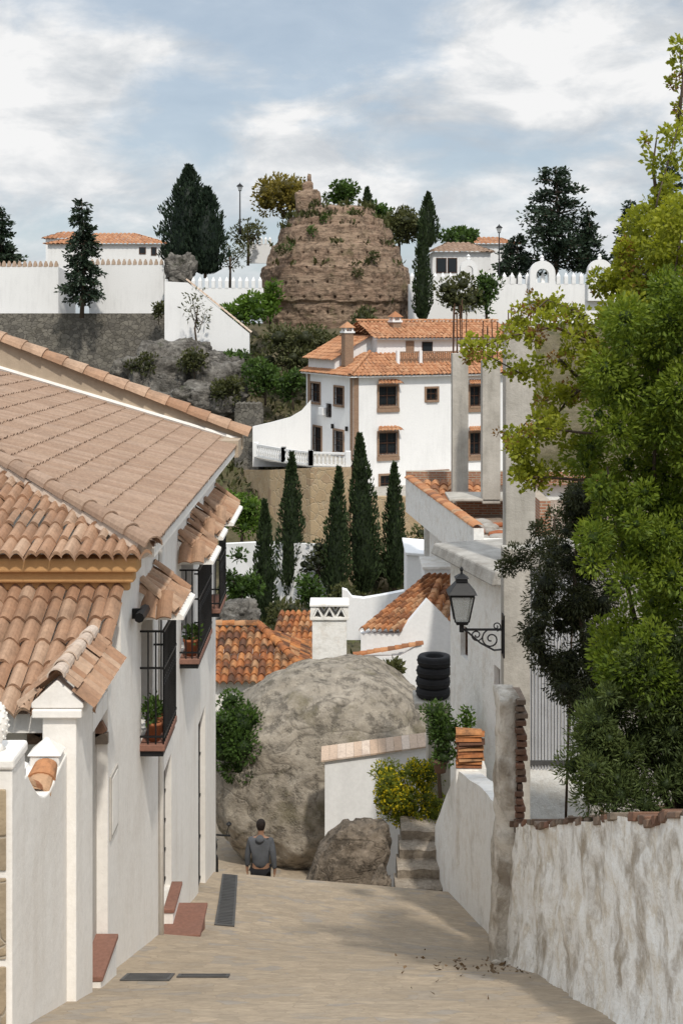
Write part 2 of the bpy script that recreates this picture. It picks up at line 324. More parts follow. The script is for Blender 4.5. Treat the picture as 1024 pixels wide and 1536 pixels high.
def cypress(label,px,pyb,pyt,wpx,Y,N=2600,leaf=.28,mat=None,rag=.12,group=None,name='cypress_tree',fat=.3):
    b=at(px,pyb,Y); h=(pyb-pyt)/F*Y; r=wpx/F*Y*.5
    t=thing(name,label,'tree',b,group); MB().tube([b-V((0,0,.3)),b+V((0,0,h*.5))],[.16,.05],6).build('trunk',BARK,t,True)
    def pr(z): return np.minimum(1,(np.maximum(z,.001)/.16)**.6)*(1-np.maximum(0,(z-fat)/(1-fat))**1.5)
    ph=G.random(6)*6; lean=R.uniform(-.04,.04)*h
    z=G.random(N)**1.12*.97+.015; A=G.random(N)*2*math.pi
    bu=1+rag*np.sin(3*A+ph[0]+z*9)+rag*np.sin(5*A+ph[1]-z*17)+rag*.8*np.sin(z*31+ph[2]+A)
    q=r*pr(z)*bu*(.78+.27*G.random(N))
    P=np.stack([b.x+q*np.cos(A)+lean*z*z,b.y+q*np.sin(A),b.z+z*h-leaf*.3],1)
    D=np.stack([np.cos(A)*.45,np.sin(A)*.45,np.ones(N)],1)+.35*unit(N)
    n=10;zs=np.linspace(.01,.97,12);vs=[];fs=[]
    for zz in zs:
        for j in range(n): k=2*math.pi*j/n; vs.append((b.x+lean*zz*zz+r*.72*float(pr(zz))*math.cos(k),b.y+r*.72*float(pr(zz))*math.sin(k),b.z+zz*h))
    fs=[(i*n+j,i*n+(j+1)%n,(i+1)*n+(j+1)%n,(i+1)*n+j) for i in range(11) for j in range(n)]
    leafmesh('crown',P,D,leaf,.4,.6*G.random(N)+.4*np.clip((bu-.8)*1.5,0,1),mat or LCY,t,(vs,fs)); return t  # hollows of the outline get darker leaf colour, shading by depth
def conifer(label,px,pyb,pyt,wpx,Y,tiers=12,per=7,N=3000,leaf=.3,mat=None,droop=.25,pw=.8,lo=.12,name='conifer_tree',lift=0):
    b=at(px,pyb,Y); h=(pyb-pyt)/F*Y; r=wpx/F*Y*.5; t=thing(name,label,'tree',b); m=MB()
    m.tube([b-V((0,0,.5)),b+V((.02*h,0,h*.5)),b+V((0,0,h*.98))],[h*.022,h*.014,.02],6)
    br=[]
    for k in range(tiers):
        tt=lo+(1-lo)*k/tiers
        for q in range(per):
            A=R.random()*6.28; L=r*(1-tt)**pw*R.uniform(.55,1.12)+.06*r
            s=b+V((0,0,h*(tt+R.uniform(-.03,.03)))); e=s+V((math.cos(A)*L,math.sin(A)*L,-droop*L+lift*L)); br.append((s,e,L))
            if L>r*.3: m.tube([s,s.lerp(e,.5)+V((0,0,.06*L)),e],[h*.007,h*.004,.01],4)
    m.build('trunk',BARK,t,True)
    w=np.array([x[2] for x in br]); idx=G.choice(len(br),N,p=w/w.sum()); S=np.array([x[0] for x in br])[idx]; E=np.array([x[1] for x in br])[idx]; L=w[idx]
    u=(G.random(N)**.7)[:,None]; P=S+(E-S)*u+unit(N)*(L*.16+.06*r)[:,None]*np.array([1,1,.55]); P[:,2]+=.06*L*4*(u*(1-u))[:,0]
    D=(E-S)/(L[:,None]+.01)+.9*unit(N); leafmesh('crown',P,D,leaf,.45,G.random(N)*.6+.4*u[:,0],mat or LDK,t); return t  # leaf colour darkens towards the trunk, depth shading on top of random tone
def ico(sub):
    import bmesh
    bm=bmesh.new(); bmesh.ops.create_icosphere(bm,subdivisions=sub,radius=1); v=[x.co.copy() for x in bm.verts]; f=[[q.index for q in p.verts] for p in bm.faces]; bm.free(); return v,f
def rock(name,label,c,rad,seed,sub,amp,mat,parent=None,sq=.8,strata=0.,cat='rock',group=None,shape=None,fine=.18,vor=0.,vs_=1.7,ridge=.55):
    v,f=ico(sub); c=V(c); out=[]; o=V((seed*7.3,seed*3.1,seed*5.7))
    for p in v:
        q=V(tuple(math.copysign(abs(k)**sq,k) for k in p)); 
        n=noise.fractal(p*1.3+o,1.,2.,6)*.6+ ridge*abs(noise.noise(p*2.6+o))+fine*noise.fractal(p*6+o,.8,2.,5)-.25
        if strata: n+=strata*(noise.noise(V((p.x*.8,p.y*.8,p.z*9))+o))*1.2
        if vor: n+=vor*(.55-noise.voronoi(p*vs_+o)[0][0])+vor*.5*(.5-noise.voronoi(p*vs_*2.3+o)[0][0])
        k=1+amp*n
        w=V((q.x*rad[0],q.y*rad[1],q.z*rad[2]))*k
        if shape: w=shape(w)
        out.append(c+w)
    m=MB(); m.add(out,f); ob=m.build(name,mat,parent,True)
    if not parent: tag(ob,label,cat,group)
    return ob
# ---------------------------------------------------------------- setting
SZ=[(-10,1.5),(0,-1.55),(9,-4.75),(11.3,-5.65),(12.3,-6.0),(15.7,-7.2),(19,-8.25),(22,-9.1),(22.5,-9.35),(23.2,-10.35),(23.8,-10.72),(25,-11.0),(29,-11.7),(38,-12.8)]
def sz(x,y):
    k=min(1,max(0,(y-12)/4))*(1 if y<22.5 else max(0,1-(y-22.5)/1.0)); return ip(SZ,y)-.085*(x+2.1)*k
TT=SZ[:-1]+[(38,-12.7),(50,-13.2),(60,-14.3),(70,-15.4),(79,-15.8),(81,-15.2),(83,-12.5),(90,-11),(100,-6.5),(108,-3),(113,-.6),(118,-.4),(135,-.6),(160,-6),(220,-18),(500,-30),(4000,-40)]
def grid(name,xs,ys,zf,mat,smooth=True):
    m=MB(); vs=[(x,y,zf(x,y)) for y in ys for x in xs]; n=len(xs)
    m.add(vs,[(j*n+i,j*n+i+1,(j+1)*n+i+1,(j+1)*n+i) for j in range(len(ys)-1) for i in range(n-1)],.5); o=m.build(name,mat,None,smooth); tag(o,kind='structure'); return o
def terr(x,y):
    z=ip(TT,y); 
    if y<31: z-=.35
    elif y<160:
        z+=.5*noise.fractal(V((x*.12,y*.12,3)),1.,2.,4)
        if 84<y<112.5: z-=min(1,max(0,(-10.5-x)/3.5))*min(1,(y-84)/10)*(7+max(0,y-100)*.4)
    return z
xs=[-3000,-800,-200,-90]+[-60+i*2.5 for i in range(49)]+[90,200,800,3000]
ys=[-30,-5]+[i*1.0 for i in range(0,40)]+[40+i*2 for i in range(60)]+[165,180,220,300,500,1000,2500,4000]
grid('ground',xs,ys,terr,HIL)
def stz(x,y): return sz(x,y)+.006*noise.fractal(V((x*1.2,y*1.2,0)),1.,2.,3)
grid('street',[-2.4+i*.12 for i in range(45)],[3+i*.14 for i in range(140)],stz,PAV)
grid('street_lower',[-6+i*.25 for i in range(45)],[22.5+i*.25 for i in range(40)],lambda x,y:stz(x,y)-.006,PAV)
def wt(y): return -2.9-.387*(y-7.8)
grid('garden_soil',[2.1+i*.15 for i in range(50)],[5+i*.15 for i in range(84)],lambda x,y:wt(y)-.1+.12*(x-2)+.12*noise.fractal(V((x*2,y*2,1)),1.,2.,4)-(.0 if y<15.5 else (y-15.5)*.05),SOIL)
# ---------------------------------------------------------------- left house
LW=lambda u,z,d=0:V((-2.1+d,u,z))
H=thing('white_house','near white village house with tan tiled roofs and iron balconies, left of the street','house',(-2.1,17,-7.6))
m=MB()
ops=[(14.0,14.85,-4.42,-3.2),(17.5,18.9,-4.38,-3.15),(20.4,21.3,-4.4,-3.2),(15.75,16.5,-7.0,-5.35),(19.6,20.6,-8.7,-5.95)]
facade(m,LW,12.7,22.3,-11.5,-2.12,ops,.22)
m.add([(-2.1,12.0,-7),(-2.1,12.7,-7),(-2.1,12.7,-3.25),(-2.1,12.0,-3.25)],[(0,1,2,3)])
m.add([(-9,12.7,-8),(-2.1,12.7,-8),(-2.1,12.7,-2.12),(-9,12.7,-2.12)],[(0,1,2,3)])
m.add([(-9,12.0,-8),(-2.1,12.0,-8),(-2.1,12.0,-3.1),(-9,12.0,-3.1)],[(0,1,2,3)])
m.add([(-9,22.3,-12),(-2.1,22.3,-12),(-2.1,22.3,-2.12),(-5,22.3,-1.3),(-9,22.3,-1.3)],[(0,1,2,3,4)])
wall=m.build('wall',WH,H)
def rp(x): return -2.1+.3*(-1.8-x)
m=MB(); o=V((-1.76,12.5,rp(-1.76)-.02)); 
tiles(m,o,(0,10.5,0),(-6.5,0,6.5*.3),66,20,lambda a:a*10.5/6.83,r=.032,lap=.024,seg=6,jit=.004)
roof=m.build('roof',TANB,H)
m=MB(); tiles(m,(-8.2,12.35,-2.2),(6.45,0,0),(0,6.8,1.95),54,22,lambda a:(1-a)*.98,r=.043,lap=.03,jit=.006)
m.build('hip_roof',TAN,H)
hp0=V((-1.74,12.4,-2.12)); hp1=V((-8.2,19.2,-.18))
m=MB(); caps(m,hp0+V((0,0,.02)),hp1+V((0,0,.02)),.095,26,flat=1.0); m.build('ridge_cap',TANB,roof)
m=MB(); m.tube([hp0.lerp(hp1,.02)+V((.02,-.02,-.07)),hp1+V((0,-.02,-.07))],.095,8); m.build('mortar_bed',PAL,roof)
m=MB(); m.box(-1.95,-1.78,12.7,22.6,-2.26,-2.16); m.build('eave_trim',WH,H)
m=MB(); m.box(-8,-1.9,12.45,12.697,-2.36,-2.23); m.box(-8,-1.95,12.52,12.697,-2.47,-2.36); m.box(-8,-2.0,12.6,12.697,-2.56,-2.47); m.build('cornice',OCH,H,bev=.02)
# parapet at the far gable
def pt(x): return -1.96+.385*(-1.72-x)
m=MB(); m.prism([(x,22.95,z) for x,z in ((-1.7,rp(-1.7)-.1),(-1.7,pt(-1.7)),(-7.5,pt(-7.5)),(-7.5,rp(-7.5)-.1))],(0,.28,0)); pa=m.build('parapet',BEI,H)
m=MB(); caps(m,(-1.6,23.05,pt(-1.6)+.01),(-7.6,23.05,pt(-7.6)+.01),.24,17,flat=.6); m.build('coping',TAN,pa)
m=MB(); m.tube([(-1.72,22.93,rp(-1.72)+.05),(-7.5,22.93,rp(-7.5)+.05)],.045,6); m.build('mortar_bed',WH,roof)
m=MB(); m.box(-2.1,-1.72,22.3,23.2,-2.3,-2.02); m.build('eave_block',BEI,H)
# porch
m=MB(); tiles(m,(-8.1,11.15,-3.3),(6.05,0,0),(0,1.55,.8),44,6,r=.048,lap=.032,jit=.006); m.build('porch_roof',TAN,H)
m=MB(); m.box(-8,-2.104,11.3,12.7,-3.5,-3.34); m.build('porch_beam',WH,H)
m=MB()
for k in range(9):
    a=math.pi*k/8; c=V((-2.45+.3*math.cos(a),11.96,-3.75+.22*math.sin(a))); t=V((-math.sin(a),0,math.cos(a)*.75)).normalized(); n=V((0,1,0)); q=t.cross(n)
    m.hexa([c+q*i*.06+t*j*.048+n*kk*.03 for kk in(-1,1) for (i,j) in((-1,-1),(1,-1),(1,1),(-1,1))])
m.build('brick_arch',CPB,H)
def door(u0,u1,z0,z1,mat=WOOD,grill=True):
    d=MB().lbox(LW,u0,u1,z0,z1,-.24,-.18).build('door',mat,H)
    g=MB()
    for k in range(6): q=u0+(u1-u0)*(k+.5)/6; g.lbox(LW,q-.012,q+.012,z0+.05,z1-.05,-.1,-.075)
    for k in range(5): q=z0+.1+(z1-z0-.2)*k/4; g.lbox(LW,u0,u1,q-.015,q+.015,-.105,-.07)
    if grill: g.build('grille',IRON,d)
    return d
door(15.75,16.5,-7.0,-5.35,IRON); door(19.6,20.6,-8.7,-5.95)
def balcony(y0,y1,z,top,n):
    b=MB().box(-2.2,-1.84,y0,y1,z-.07,z).build('balcony',STEP,H,bev=.01)
    MB().box(-2.13,-1.86,y0+.03,y1-.03,z-.13,z-.074).build('slab',IRON,b)
    r=MB(); X=-1.855
    for k in range(n+1): y=y0+.02+(y1-y0-.04)*k/n; r.tube([(X,y,z),(X,y,top)],.009,5)
    for k in range(3): x=X-.08*k; r.tube([(x,y0+.02,z),(x,y0+.02,top)],.009,5); r.tube([(x,y1-.02,z),(x,y1-.02,top)],.009,5)
    for q in (z+.08,z+.75*(top-z)*.9,top):
        r.box(X-.012,X+.012,y0,y1,q-.012,q+.012)
        for y in(y0+.02,y1-.02): r.box(-2.1,X,y-.01,y+.01,q-.01,q+.01)
    for k in range(n): y=y0+.02+(y1-y0-.04)*(k+.5)/n; r.torus((X,y,z+.55*(top-z)),.035,.007,'x',10,4)
    r.build('railing',IRON,b)
    d=MB().lbox(LW,y0+.1,y1-.1,z+.02,top,-.23,-.2).build('window',GLS,H)
    f=MB()
    for q in (y0+.1,(y0+y1)/2,y1-.1): f.lbox(LW,q-.03,q+.03,z+.02,top,-.2,-.15)
    f.lbox(LW,y0+.1,y1-.1,z+.02,z+.1,-.2,-.15); f.lbox(LW,y0+.1,y1-.1,top-.06,top,-.2,-.15); f.build('frame',WOOD,d)
balcony(13.9,14.95,-4.43,-3.25,10); balcony(17.3,19.05,-4.4,-3.25,16); balcony(20.3,21.4,-4.4,-3.3,10)
def canopy(y0,y1,zb,d=.42,rise=.3,xo=-1.72):
    m=MB(); n=max(5,round((y1-y0)/.15)); tiles(m,(xo,y0,zb),(0,y1-y0,0),(-.4,0,rise),n,2,None,r=.045,lap=.028)
    caps(m,(xo,y0+.02,zb+.05),(-2.1,y0+.1,zb+rise+.07),.06,2); caps(m,(xo,y1-.02,zb+.05),(-2.1,y1-.1,zb+rise+.07),.06,2)
    tiles(m,(-2.08,y0-.1,zb),(.33,0,0),(0,.16,.25),2,1,None,r=.045,lap=.02)
    c=m.build('canopy',TAN,H); MB().prism([(-2.1,y0+.02,zb-.04),(xo+.08,y0+.02,zb-.04),(xo+.08,y0+.02,zb-.005),(-2.1,y0+.02,zb+rise-.03)],(0,y1-y0-.04,0)).build('soffit',WH,c)
canopy(13.85,15.0,-3.08,rise=.3); canopy(17.1,18.25,-3.1); canopy(18.5,19.3,-3.02); canopy(20.3,22.2,-3.1)
m=MB(); m.lbox(LW,12.08,12.46,-4.72,-4.14,0,.018); mb_=m.build('meter_box',GAT,H,bev=.004); MB().lbox(LW,12.12,12.42,-4.68,-4.18,.018,.022).build('lid',WH,mb_)
m=MB(); m.lbox(LW,13.38,13.42,-3.0,-2.9,0,.1); m.tube([(-2.0,13.2,-2.95),(-2.0,13.62,-2.95)],.05,8); m.build('security_light',IRON,H)
m=MB(); m.box(-2.097,-1.98,15.7,16.45,-8,-6.98); m.build('door_step',WH,H); m=MB(); m.box(-2.095,-1.96,15.68,16.47,-6.978,-6.93); m.build('step_tile',STEP,H,bev=.01)
m=MB(); m.box(-2.09,-1.66,15.45,16.25,-8.4,-7.16); m.build('entrance_step',STEP,H,bev=.01); m=MB(); m.box(-2.088,-1.63,15.42,16.28,-7.158,-7.11); m.build('step_tile',STEP,H,bev=.01)
m=MB(); m.tube([LW(15.35,-7.2,.03),LW(15.35,-2.2,.03)],.03,8); m.build('drainpipe',WH,H,True)
def pot(label,p,r=.09,h=.16,n=140,leaf=.07,mat=LGR,ht=.22):
    p=V(p); t=thing('flower_pot',label,'plant pot',p); MB().lathe([(r*.7,0),(r,h*.85),(r*1.1,h*.86),(r*1.1,h),(r*.9,h),(r*.85,h*.9)],p,14).build('pot',TERR,t,True)
    cl=[(np.array(p)+np.array([R.uniform(-.6,.6)*r,R.uniform(-.6,.6)*r,h+ht*R.uniform(.1,.7)]),np.array([.08,.08,.08])) for _ in range(6)]
    P,D,a=clump_pts(cl,n,.2); leafmesh('plant',P,D,leaf,.5,a,mat,t)
pot('terracotta pot with green plant, near end of the nearest iron balcony',(-1.97,14.05,-4.43),.085,.2)
pot('terracotta pot with trailing plant, far end of the nearest iron balcony',(-1.97,14.35,-4.43),.085,.18,90)
pot('terracotta pot with leafy plant on the middle iron balcony',(-1.97,17.5,-4.4),.1,.22,160)
pot('small terracotta pot beside the brick arch under the porch roof',(-2.35,11.2,-3.95),.1,.2,60,.06)
# ---------------------------------------------------------------- garden wall with gate, left foreground
Wt=thing('garden_wall','white garden wall with scalloped top, pointed caps and tiled gate roof in left foreground','wall',(-2.2,10,-5.4))
m=MB(); 
prof=[(8.38,-3.02),(8.7,-3.02)]+[(8.94+.98*t/10,-3.05-.3*t/10-.17*math.sin(math.pi*t/10)) for t in range(11)]+[(10.22,-3.32)]
m.prism([(-2.36,8.38,-6)]+[(-2.36,y,z) for y,z in prof]+[(-2.36,10.22,-6.4)],(.26,0,0)); m.build('wall',WH,Wt,bev=.012)
for y,z in ((8.85,-3.1),(10.06,-3.38)):
    m=MB(); m.box(-2.33,-2.11,y-.09,y+.09,z-.05,z+.12); m.add([(-2.35,y-.11,z+.12),(-2.09,y-.11,z+.12),(-2.09,y+.11,z+.12),(-2.35,y+.11,z+.12),(-2.22,y,z+.24)],[(0,1,4),(1,2,4),(2,3,4),(3,0,4),(3,2,1,0)]); m.build('pointed_cap',WH,Wt,bev=.01)
    s0=.0
    m=MB(); caps(m,(-2.2,y+.5 if y<9 else y-.44,z-.2 if y<9 else z-.06),(-2.2,y+.12 if y<9 else y-.1,z-.02 if y<9 else z+.05),.1,2,flat=.7); m.build('coping_tile',OLL,Wt)
m=MB(); m.box(-2.29,-2.03,10.22,10.9,-6.4,-2.98); m.box(-2.36,-1.98,10.17,10.95,-3.04,-2.975); m.prism([(-2.37,10.19,-2.97),(-1.97,10.19,-2.97),(-1.97,10.19,-2.93),(-2.17,10.19,-2.75),(-2.37,10.19,-2.93)],(0,1.35,0)); m.build('gate_pier',WH,Wt,bev=.01)
m=MB(); tiles(m,(-1.89,10.16,-2.96),(0,1.45,0),(-.28,0,.26),11,2,r=.03,lap=.02); tiles(m,(-2.45,10.16,-2.96),(0,1.45,0),(.28,0,.26),11,2,r=.03,lap=.02); m.build('gate_roof',TAN,Wt); m=MB(); caps(m,(-2.17,10.12,-2.71),(-2.17,11.6,-2.71),.065,6); m.build('gate_ridge',PAL,Wt)
m=MB(); m.box(-2.36,-2.05,10.91,12.0,-3.2,-2.99); m.build('lintel',WH,Wt)
m=MB(); m.box(-2.26,-2.2,10.9,12.0,-6,-3.2); m.build('gate',GAT,Wt)
m=MB(); m.box(-2.35,-2.02,11.2,11.99,-6.6,-5.56); m.build('gate_step',WH,Wt); m=MB(); m.box(-2.35,-2.0,11.19,11.98,-5.558,-5.51); m.build('step_tile',STEP,Wt,bev=.01)
Pl=thing('gate_pillar','white pillar with tan stone panels and pineapple finial at left edge','pillar',(-2.15,8.2,-5))
MB().box(-2.6,-1.985,8.05,8.38,-6,-2.72).build('pillar',WH,Pl,bev=.01); MB().box(-2.64,-1.97,8.03,8.4,-2.715,-2.64).build('cap',WH,Pl,bev=.02)
for k in range(4): MB().box(-2.4,-2.02,8.035,8.048,-3.32-k*.535,-2.83-k*.535).build('stone_panel',SPN,Pl,bev=.006)
m=MB(); m.lathe([(.06,0),(.035,.03),(.035,.05),(.06,.08),(.075,.14),(.068,.2),(.045,.26),(.015,.3),(.0,.31)],(-2.12,8.2,-2.64),14)
for k in range(60): a=k*2.4; z=.07+.21*k/60; r=ip([(.05,.04),(.08,.06),(.14,.076),(.2,.069),(.26,.046),(.3,.016)],z); c=V((-2.12+r*math.cos(a),8.2+r*math.sin(a),-2.64+z)); m.lathe([(.001,-.011),(.009,0),(.001,.011)],c,5)
m.build('finial',WH,Pl,True)
# drains
def flat(name,label,x0,x1,y0,y1,slats,mat,cat='drain',sh=0.):
    t=thing(name,label,cat,((x0+x1)/2,(y0+y1)/2,sz((x0+x1)/2,(y0+y1)/2)))
    def P(x,y,h): return V((x+sh*(y-y0),y,sz(x+sh*(y-y0),y)+.008+h))
    n=max(1,int((y1-y0)/.5)); m=MB()
    for i in range(n):
        a=y0+(y1-y0)*i/n; b=y0+(y1-y0)*(i+1)/n
        for xa,xb in((x0,x0+.03),(x1-.03,x1)): m.hexa([P(xa,a,-.03),P(xb,a,-.03),P(xb,b,-.03),P(xa,b,-.03),P(xa,a,.006),P(xb,a,.006),P(xb,b,.006),P(xa,b,.006)])
    for a,b in((y0-.03,y0),(y1,y1+.03)): m.hexa([P(x0,a,-.03),P(x1,a,-.03),P(x1,b,-.03),P(x0,b,-.03),P(x0,a,.006),P(x1,a,.006),P(x1,b,.006),P(x0,b,.006)])
    m.build('frame',mat,t); m=MB()
    for i in range(slats):
        a=y0+(y1-y0)*(i+.15)/slats; b=y0+(y1-y0)*(i+.7)/slats
        m.hexa([P(x0+.03,a,-.03),P(x1-.03,a,-.03),P(x1-.03,b,-.03),P(x0+.03,b,-.03),P(x0+.03,a,.003),P(x1-.03,a,.003),P(x1-.03,b,.003),P(x0+.03,b,.003)])
    m.build('grate',mat,t)
    m=MB()
    for i in range(n):
        a=y0+(y1-y0)*i/n; b=y0+(y1-y0)*(i+1)/n; m.add([P(x0,a,-.001),P(x1,a,-.001),P(x1,b,-.001),P(x0,b,-.001)],[(0,1,2,3)])
    m.build('channel',IRON,t)
STL=plain('grate_steel',(.1,.1,.1),.5,.3,5,.1,.3)
flat('drain_grate','long steel drain grate running down the left side of the street',-1.58,-1.33,16.6,21.7,34,STL,sh=-.07)
flat('drain_cover','dark metal drain cover near the left foreground wall',-1.93,-1.5,11.65,12.0,5,STL)
flat('drain_slot','narrow dark drain slot crossing the paving beside the drain cover',-1.46,-1.0,11.85,11.97,2,STL)
# ---------------------------------------------------------------- right side foreground wall
Rw=thing('stained_wall','weathered white stone wall with rough brick coping in right foreground','wall',(1.95,10,-5.2))
m=MB(); ny=150; nz=34
def wx(y): return 2.02-.028*(y-7)
def wtop(y): return wt(y)+.05*noise.fractal(V((y*1.1,3,7)),1.,2.,3)
vs=[]
for j in range(ny+1):
    y=5.5+(14.2-5.5)*j/ny; zb=sz(1.9,y)-.3; zt=wtop(y)
    for k in range(nz+1):
        t=k/nz; z=zb+(zt-zb)*t; e=max(0,.35-t)/.35; vs.append((wx(y)-.08*(1-t)-.14*e*e*(1+.8*noise.noise(V((y*1.4,2,2))))+.035*noise.fractal(V((y*1.5,z*1.8,4)),1.,2.,3)+.022*noise.fractal(V((y*5,z*5,9)),.9,2.,4),y,z))
m.add(vs,[(j*(nz+1)+k,(j+1)*(nz+1)+k,(j+1)*(nz+1)+k+1,j*(nz+1)+k+1) for j in range(ny) for k in range(nz)]); 
m.add([(wx(14.2),14.2,-7.2),(wx(14.2)+.4,14.2,-7.2),(wx(14.2)+.4,14.2,wt(14.2)),(wx(14.2),14.2,wt(14.2))],[(0,1,2,3)])
m.build('wall',WHM,Rw,True)
m=MB(); y=5.5
while y<14.15:
    w=R.uniform(.08,.24); a=wx(y)-.02+R.uniform(-.035,.03); b=a+.3+R.uniform(-.03,.03); h0=R.uniform(-.015,.012); e=R.uniform(.02,.045)
    if R.random()<.93: m.hexa([(a,y,wtop(y)+h0-.02),(b,y,wtop(y)+h0-.02),(b,y+w-.012,wtop(y+w)+h0-.02),(a+R.uniform(-.01,.01),y+w-.012,wtop(y+w)+h0-.02),(a,y,wtop(y)+h0+e),(b,y,wtop(y)+h0+e),(b,y+w-.012,wtop(y+w)+h0+e),(a,y+w-.012,wtop(y+w)+h0+e)])
    y+=w
m.build('coping',CPB,Rw,bev=.008)
Pr=thing('wall_pier','tall narrow crumbling wall end with exposed bricks beside the stained wall','wall',(1.8,14.4,-6.8))
m=MB(); vs=[];n=60; ring=[(1.69,14.15),(1.75,14.13),(1.81,14.14),(1.87,14.16),(1.87,14.7),(1.69,14.7),(1.67,14.5),(1.67,14.3)]; nr_=len(ring)
for k in range(n+1):
    t=k/n; z=-7.3+t*3.28; e=.06*(1-t)**2
    for i,(x,y) in enumerate(ring):
        d=.05*noise.fractal(V((x*4,y*4,z*2.5)),1.,2.,5); f_=.02*noise.noise(V((x*20,y*20,z*9))); vs.append((x+d+f_+(-e*1.2 if x<1.72 else e*.5),y+d+f_-(e if y<14.2 else 0),z+(.09*noise.noise(V((x*9,y*9,2))) if k==n else 0)))
m.add(vs,[(k*nr_+i,k*nr_+(i+1)%nr_,(k+1)*nr_+(i+1)%nr_,(k+1)*nr_+i) for k in range(n) for i in range(nr_)]+[tuple(n*nr_+i for i in range(nr_))]); m.build('wall',PIE,Pr,True)
m=MB()
for k in range(26):
    z=-4.02-k*.075; x=1.85; q=R.uniform(-.04,.02); m.box(x+.004+R.uniform(-.03,.01),x+.11+q,14.11+R.uniform(-.025,.02),14.6,z-.055,z)
m.build('bricks',CPB,Pr,bev=.008)
for k in range(9):
    p=(1.62+R.uniform(-.1,.3),13.95+R.uniform(-.35,.2),0); r=R.uniform(.03,.075); rock('stone','loose pale stone in the rubble at the foot of the wall pier',(p[0],p[1],sz(p[0],p[1])+r*.4),(r*1.3,r,r*.7),k+30,3,.7,PIE,group='rubble at pier foot',cat='stone',vor=.6)
P=np.stack([1.4+.4*G.normal(size=90),13+1.*G.normal(size=90),np.zeros(90)],1); P[:,0]=np.clip(P[:,0],.4,1.65); P[:,2]=[sz(a,b)+.02 for a,b in P[:,:2]]
o=leafmesh('fallen_leaves',P,unit(90)*np.array([1,1,.2]),.05,.6,G.random(90),LDE,None); tag(o,'dry brown leaves scattered on the paving by the right wall','fallen leaves',None,'stuff')
P=np.stack([2.2+3*G.random(700),7+8.5*G.random(700),np.zeros(700)],1); P[:,2]=[wt(b)-.02+.12*(a-2) for a,b in P[:,:2]]
o=leafmesh('leaf_litter',P,unit(700)*np.array([1,1,.4]),.1,.5,G.random(700),LDE,None); tag(o,'brown leaf litter on the raised garden soil','leaf litter',None,'stuff')
for k in range(16):
    y=R.uniform(8.5,15); x=R.uniform(2.25,2.8); r=R.uniform(.04,.1); rock('stone','small grey stone lying on the raised garden soil',(x,y,wt(y)+.02),(r*1.4,r,r*.7),k+60,2,.5,SOIL,group='stones on the raised soil',cat='stone')
# shed frame with door
Sh=thing('garden_shed','unfinished shed with grey corrugated metal door and concrete post','shed',(2.6,17.2,-5.6))
MB().box(2.05,2.39,16.9,17.2,-7.5,-2.9).build('post',CON,Sh,bev=.015)
MB().box(2.395,3.6,16.95,17.3,-3.145,-2.9).build('beam',CEM,Sh,bev=.02)
m=MB(); n=18
for k in range(n): x=2.395+.75*k/n; m.box(x,x+.75/n*.5,17.03,17.05,-5.75,-3.15); m.box(x+.75/n*.5,x+.75/n,17.08,17.1,-5.75,-3.15)
d=m.build('door',plain('grey_sheet_metal',(.47,.48,.5),.5,.15,2,.1,.1),Sh)
for z in(-3.25,-5.65): MB().box(2.395,3.14,17.01,17.028,z-.03,z+.03).build('door_rail',STL,d)
MB().box(3.15,3.59,16.9,17.2,-6.5,-3.15).build('post',CEM,Sh); MB().box(3.6,6.5,17,17.3,-7,-2.9).build('wall',CEM,Sh)
# lamp
Lp=thing('street_lamp','black wrought iron lantern on scrolled wall bracket, right side','street lamp',(2.05,16.95,-3.9))
Y=16.8; lx=1.51
def sp(cx,cz,r0,r1,a0,tn,n=24): return [(cx+(r0+(r1-r0)*i/n)*math.cos(a0+tn*6.283*i/n),Y,cz+(r0+(r1-r0)*i/n)*math.sin(a0+tn*6.283*i/n)) for i in range(n+1)]
m=MB(); rf=(0,1,0)
m.tube([(2.05,Y,-3.9),(lx,Y,-3.9)],.016,6,rf); m.tube([(2.03,Y,-4.2),(2.03,Y,-3.78)],.02,6); m.tube(sp(1.88,-4.02,.13,.02,1.2,1.6),.01,5,rf); m.tube(sp(1.7,-3.97,.08,.015,0,-1.5),.009,5,rf)
m.tube([(2.03,Y,-4.15),(1.92,Y,-4.16),(1.75,Y,-4.07),(1.6,Y,-3.94),(lx,Y,-3.88)],.013,5,rf); m.tube(sp(1.95,-3.86,.06,.01,-1.5,1.4),.008,5,rf); m.tube([(lx,Y,-3.93),(lx,Y,-3.82)],.03,8); m.box(2.03,2.047,16.74,16.95,-4.25,-3.72); m.build('bracket',IRON,Lp)
def frus(m,r0,r1,z0,z1,c=(lx,Y)):
    m.hexa([(c[0]+sx*r,c[1]+sy*r,z) for r,z in((r0,z0),(r1,z1)) for sx,sy in((-1,-1),(1,-1),(1,1),(-1,1))])
m=MB(); frus(m,.07,.085,-3.83,-3.79); m.build('base',IRON,Lp)
m=MB(); frus(m,.08,.14,-3.785,-3.47); m.build('glass',LGL,Lp)
m=MB()
for sx,sy in((-1,-1),(1,-1),(1,1),(-1,1)): m.tube([(lx+sx*.085,Y+sy*.085,-3.79),(lx+sx*.147,Y+sy*.147,-3.46)],.011,5)
frus(m,.152,.152,-3.468,-3.44); m.build('cage',IRON,Lp)
m=MB(); frus(m,.185,.075,-3.437,-3.3); frus(m,.075,.07,-3.298,-3.25); frus(m,.09,.03,-3.248,-3.2); c=m.build('cap',IRON,Lp,bev=.006); MB().lathe([(.02,-3.2),(.012,-3.17),(.025,-3.15),(.02,-3.13),(.0,-3.1)],(lx,Y,0),8).build('finial',IRON,c)
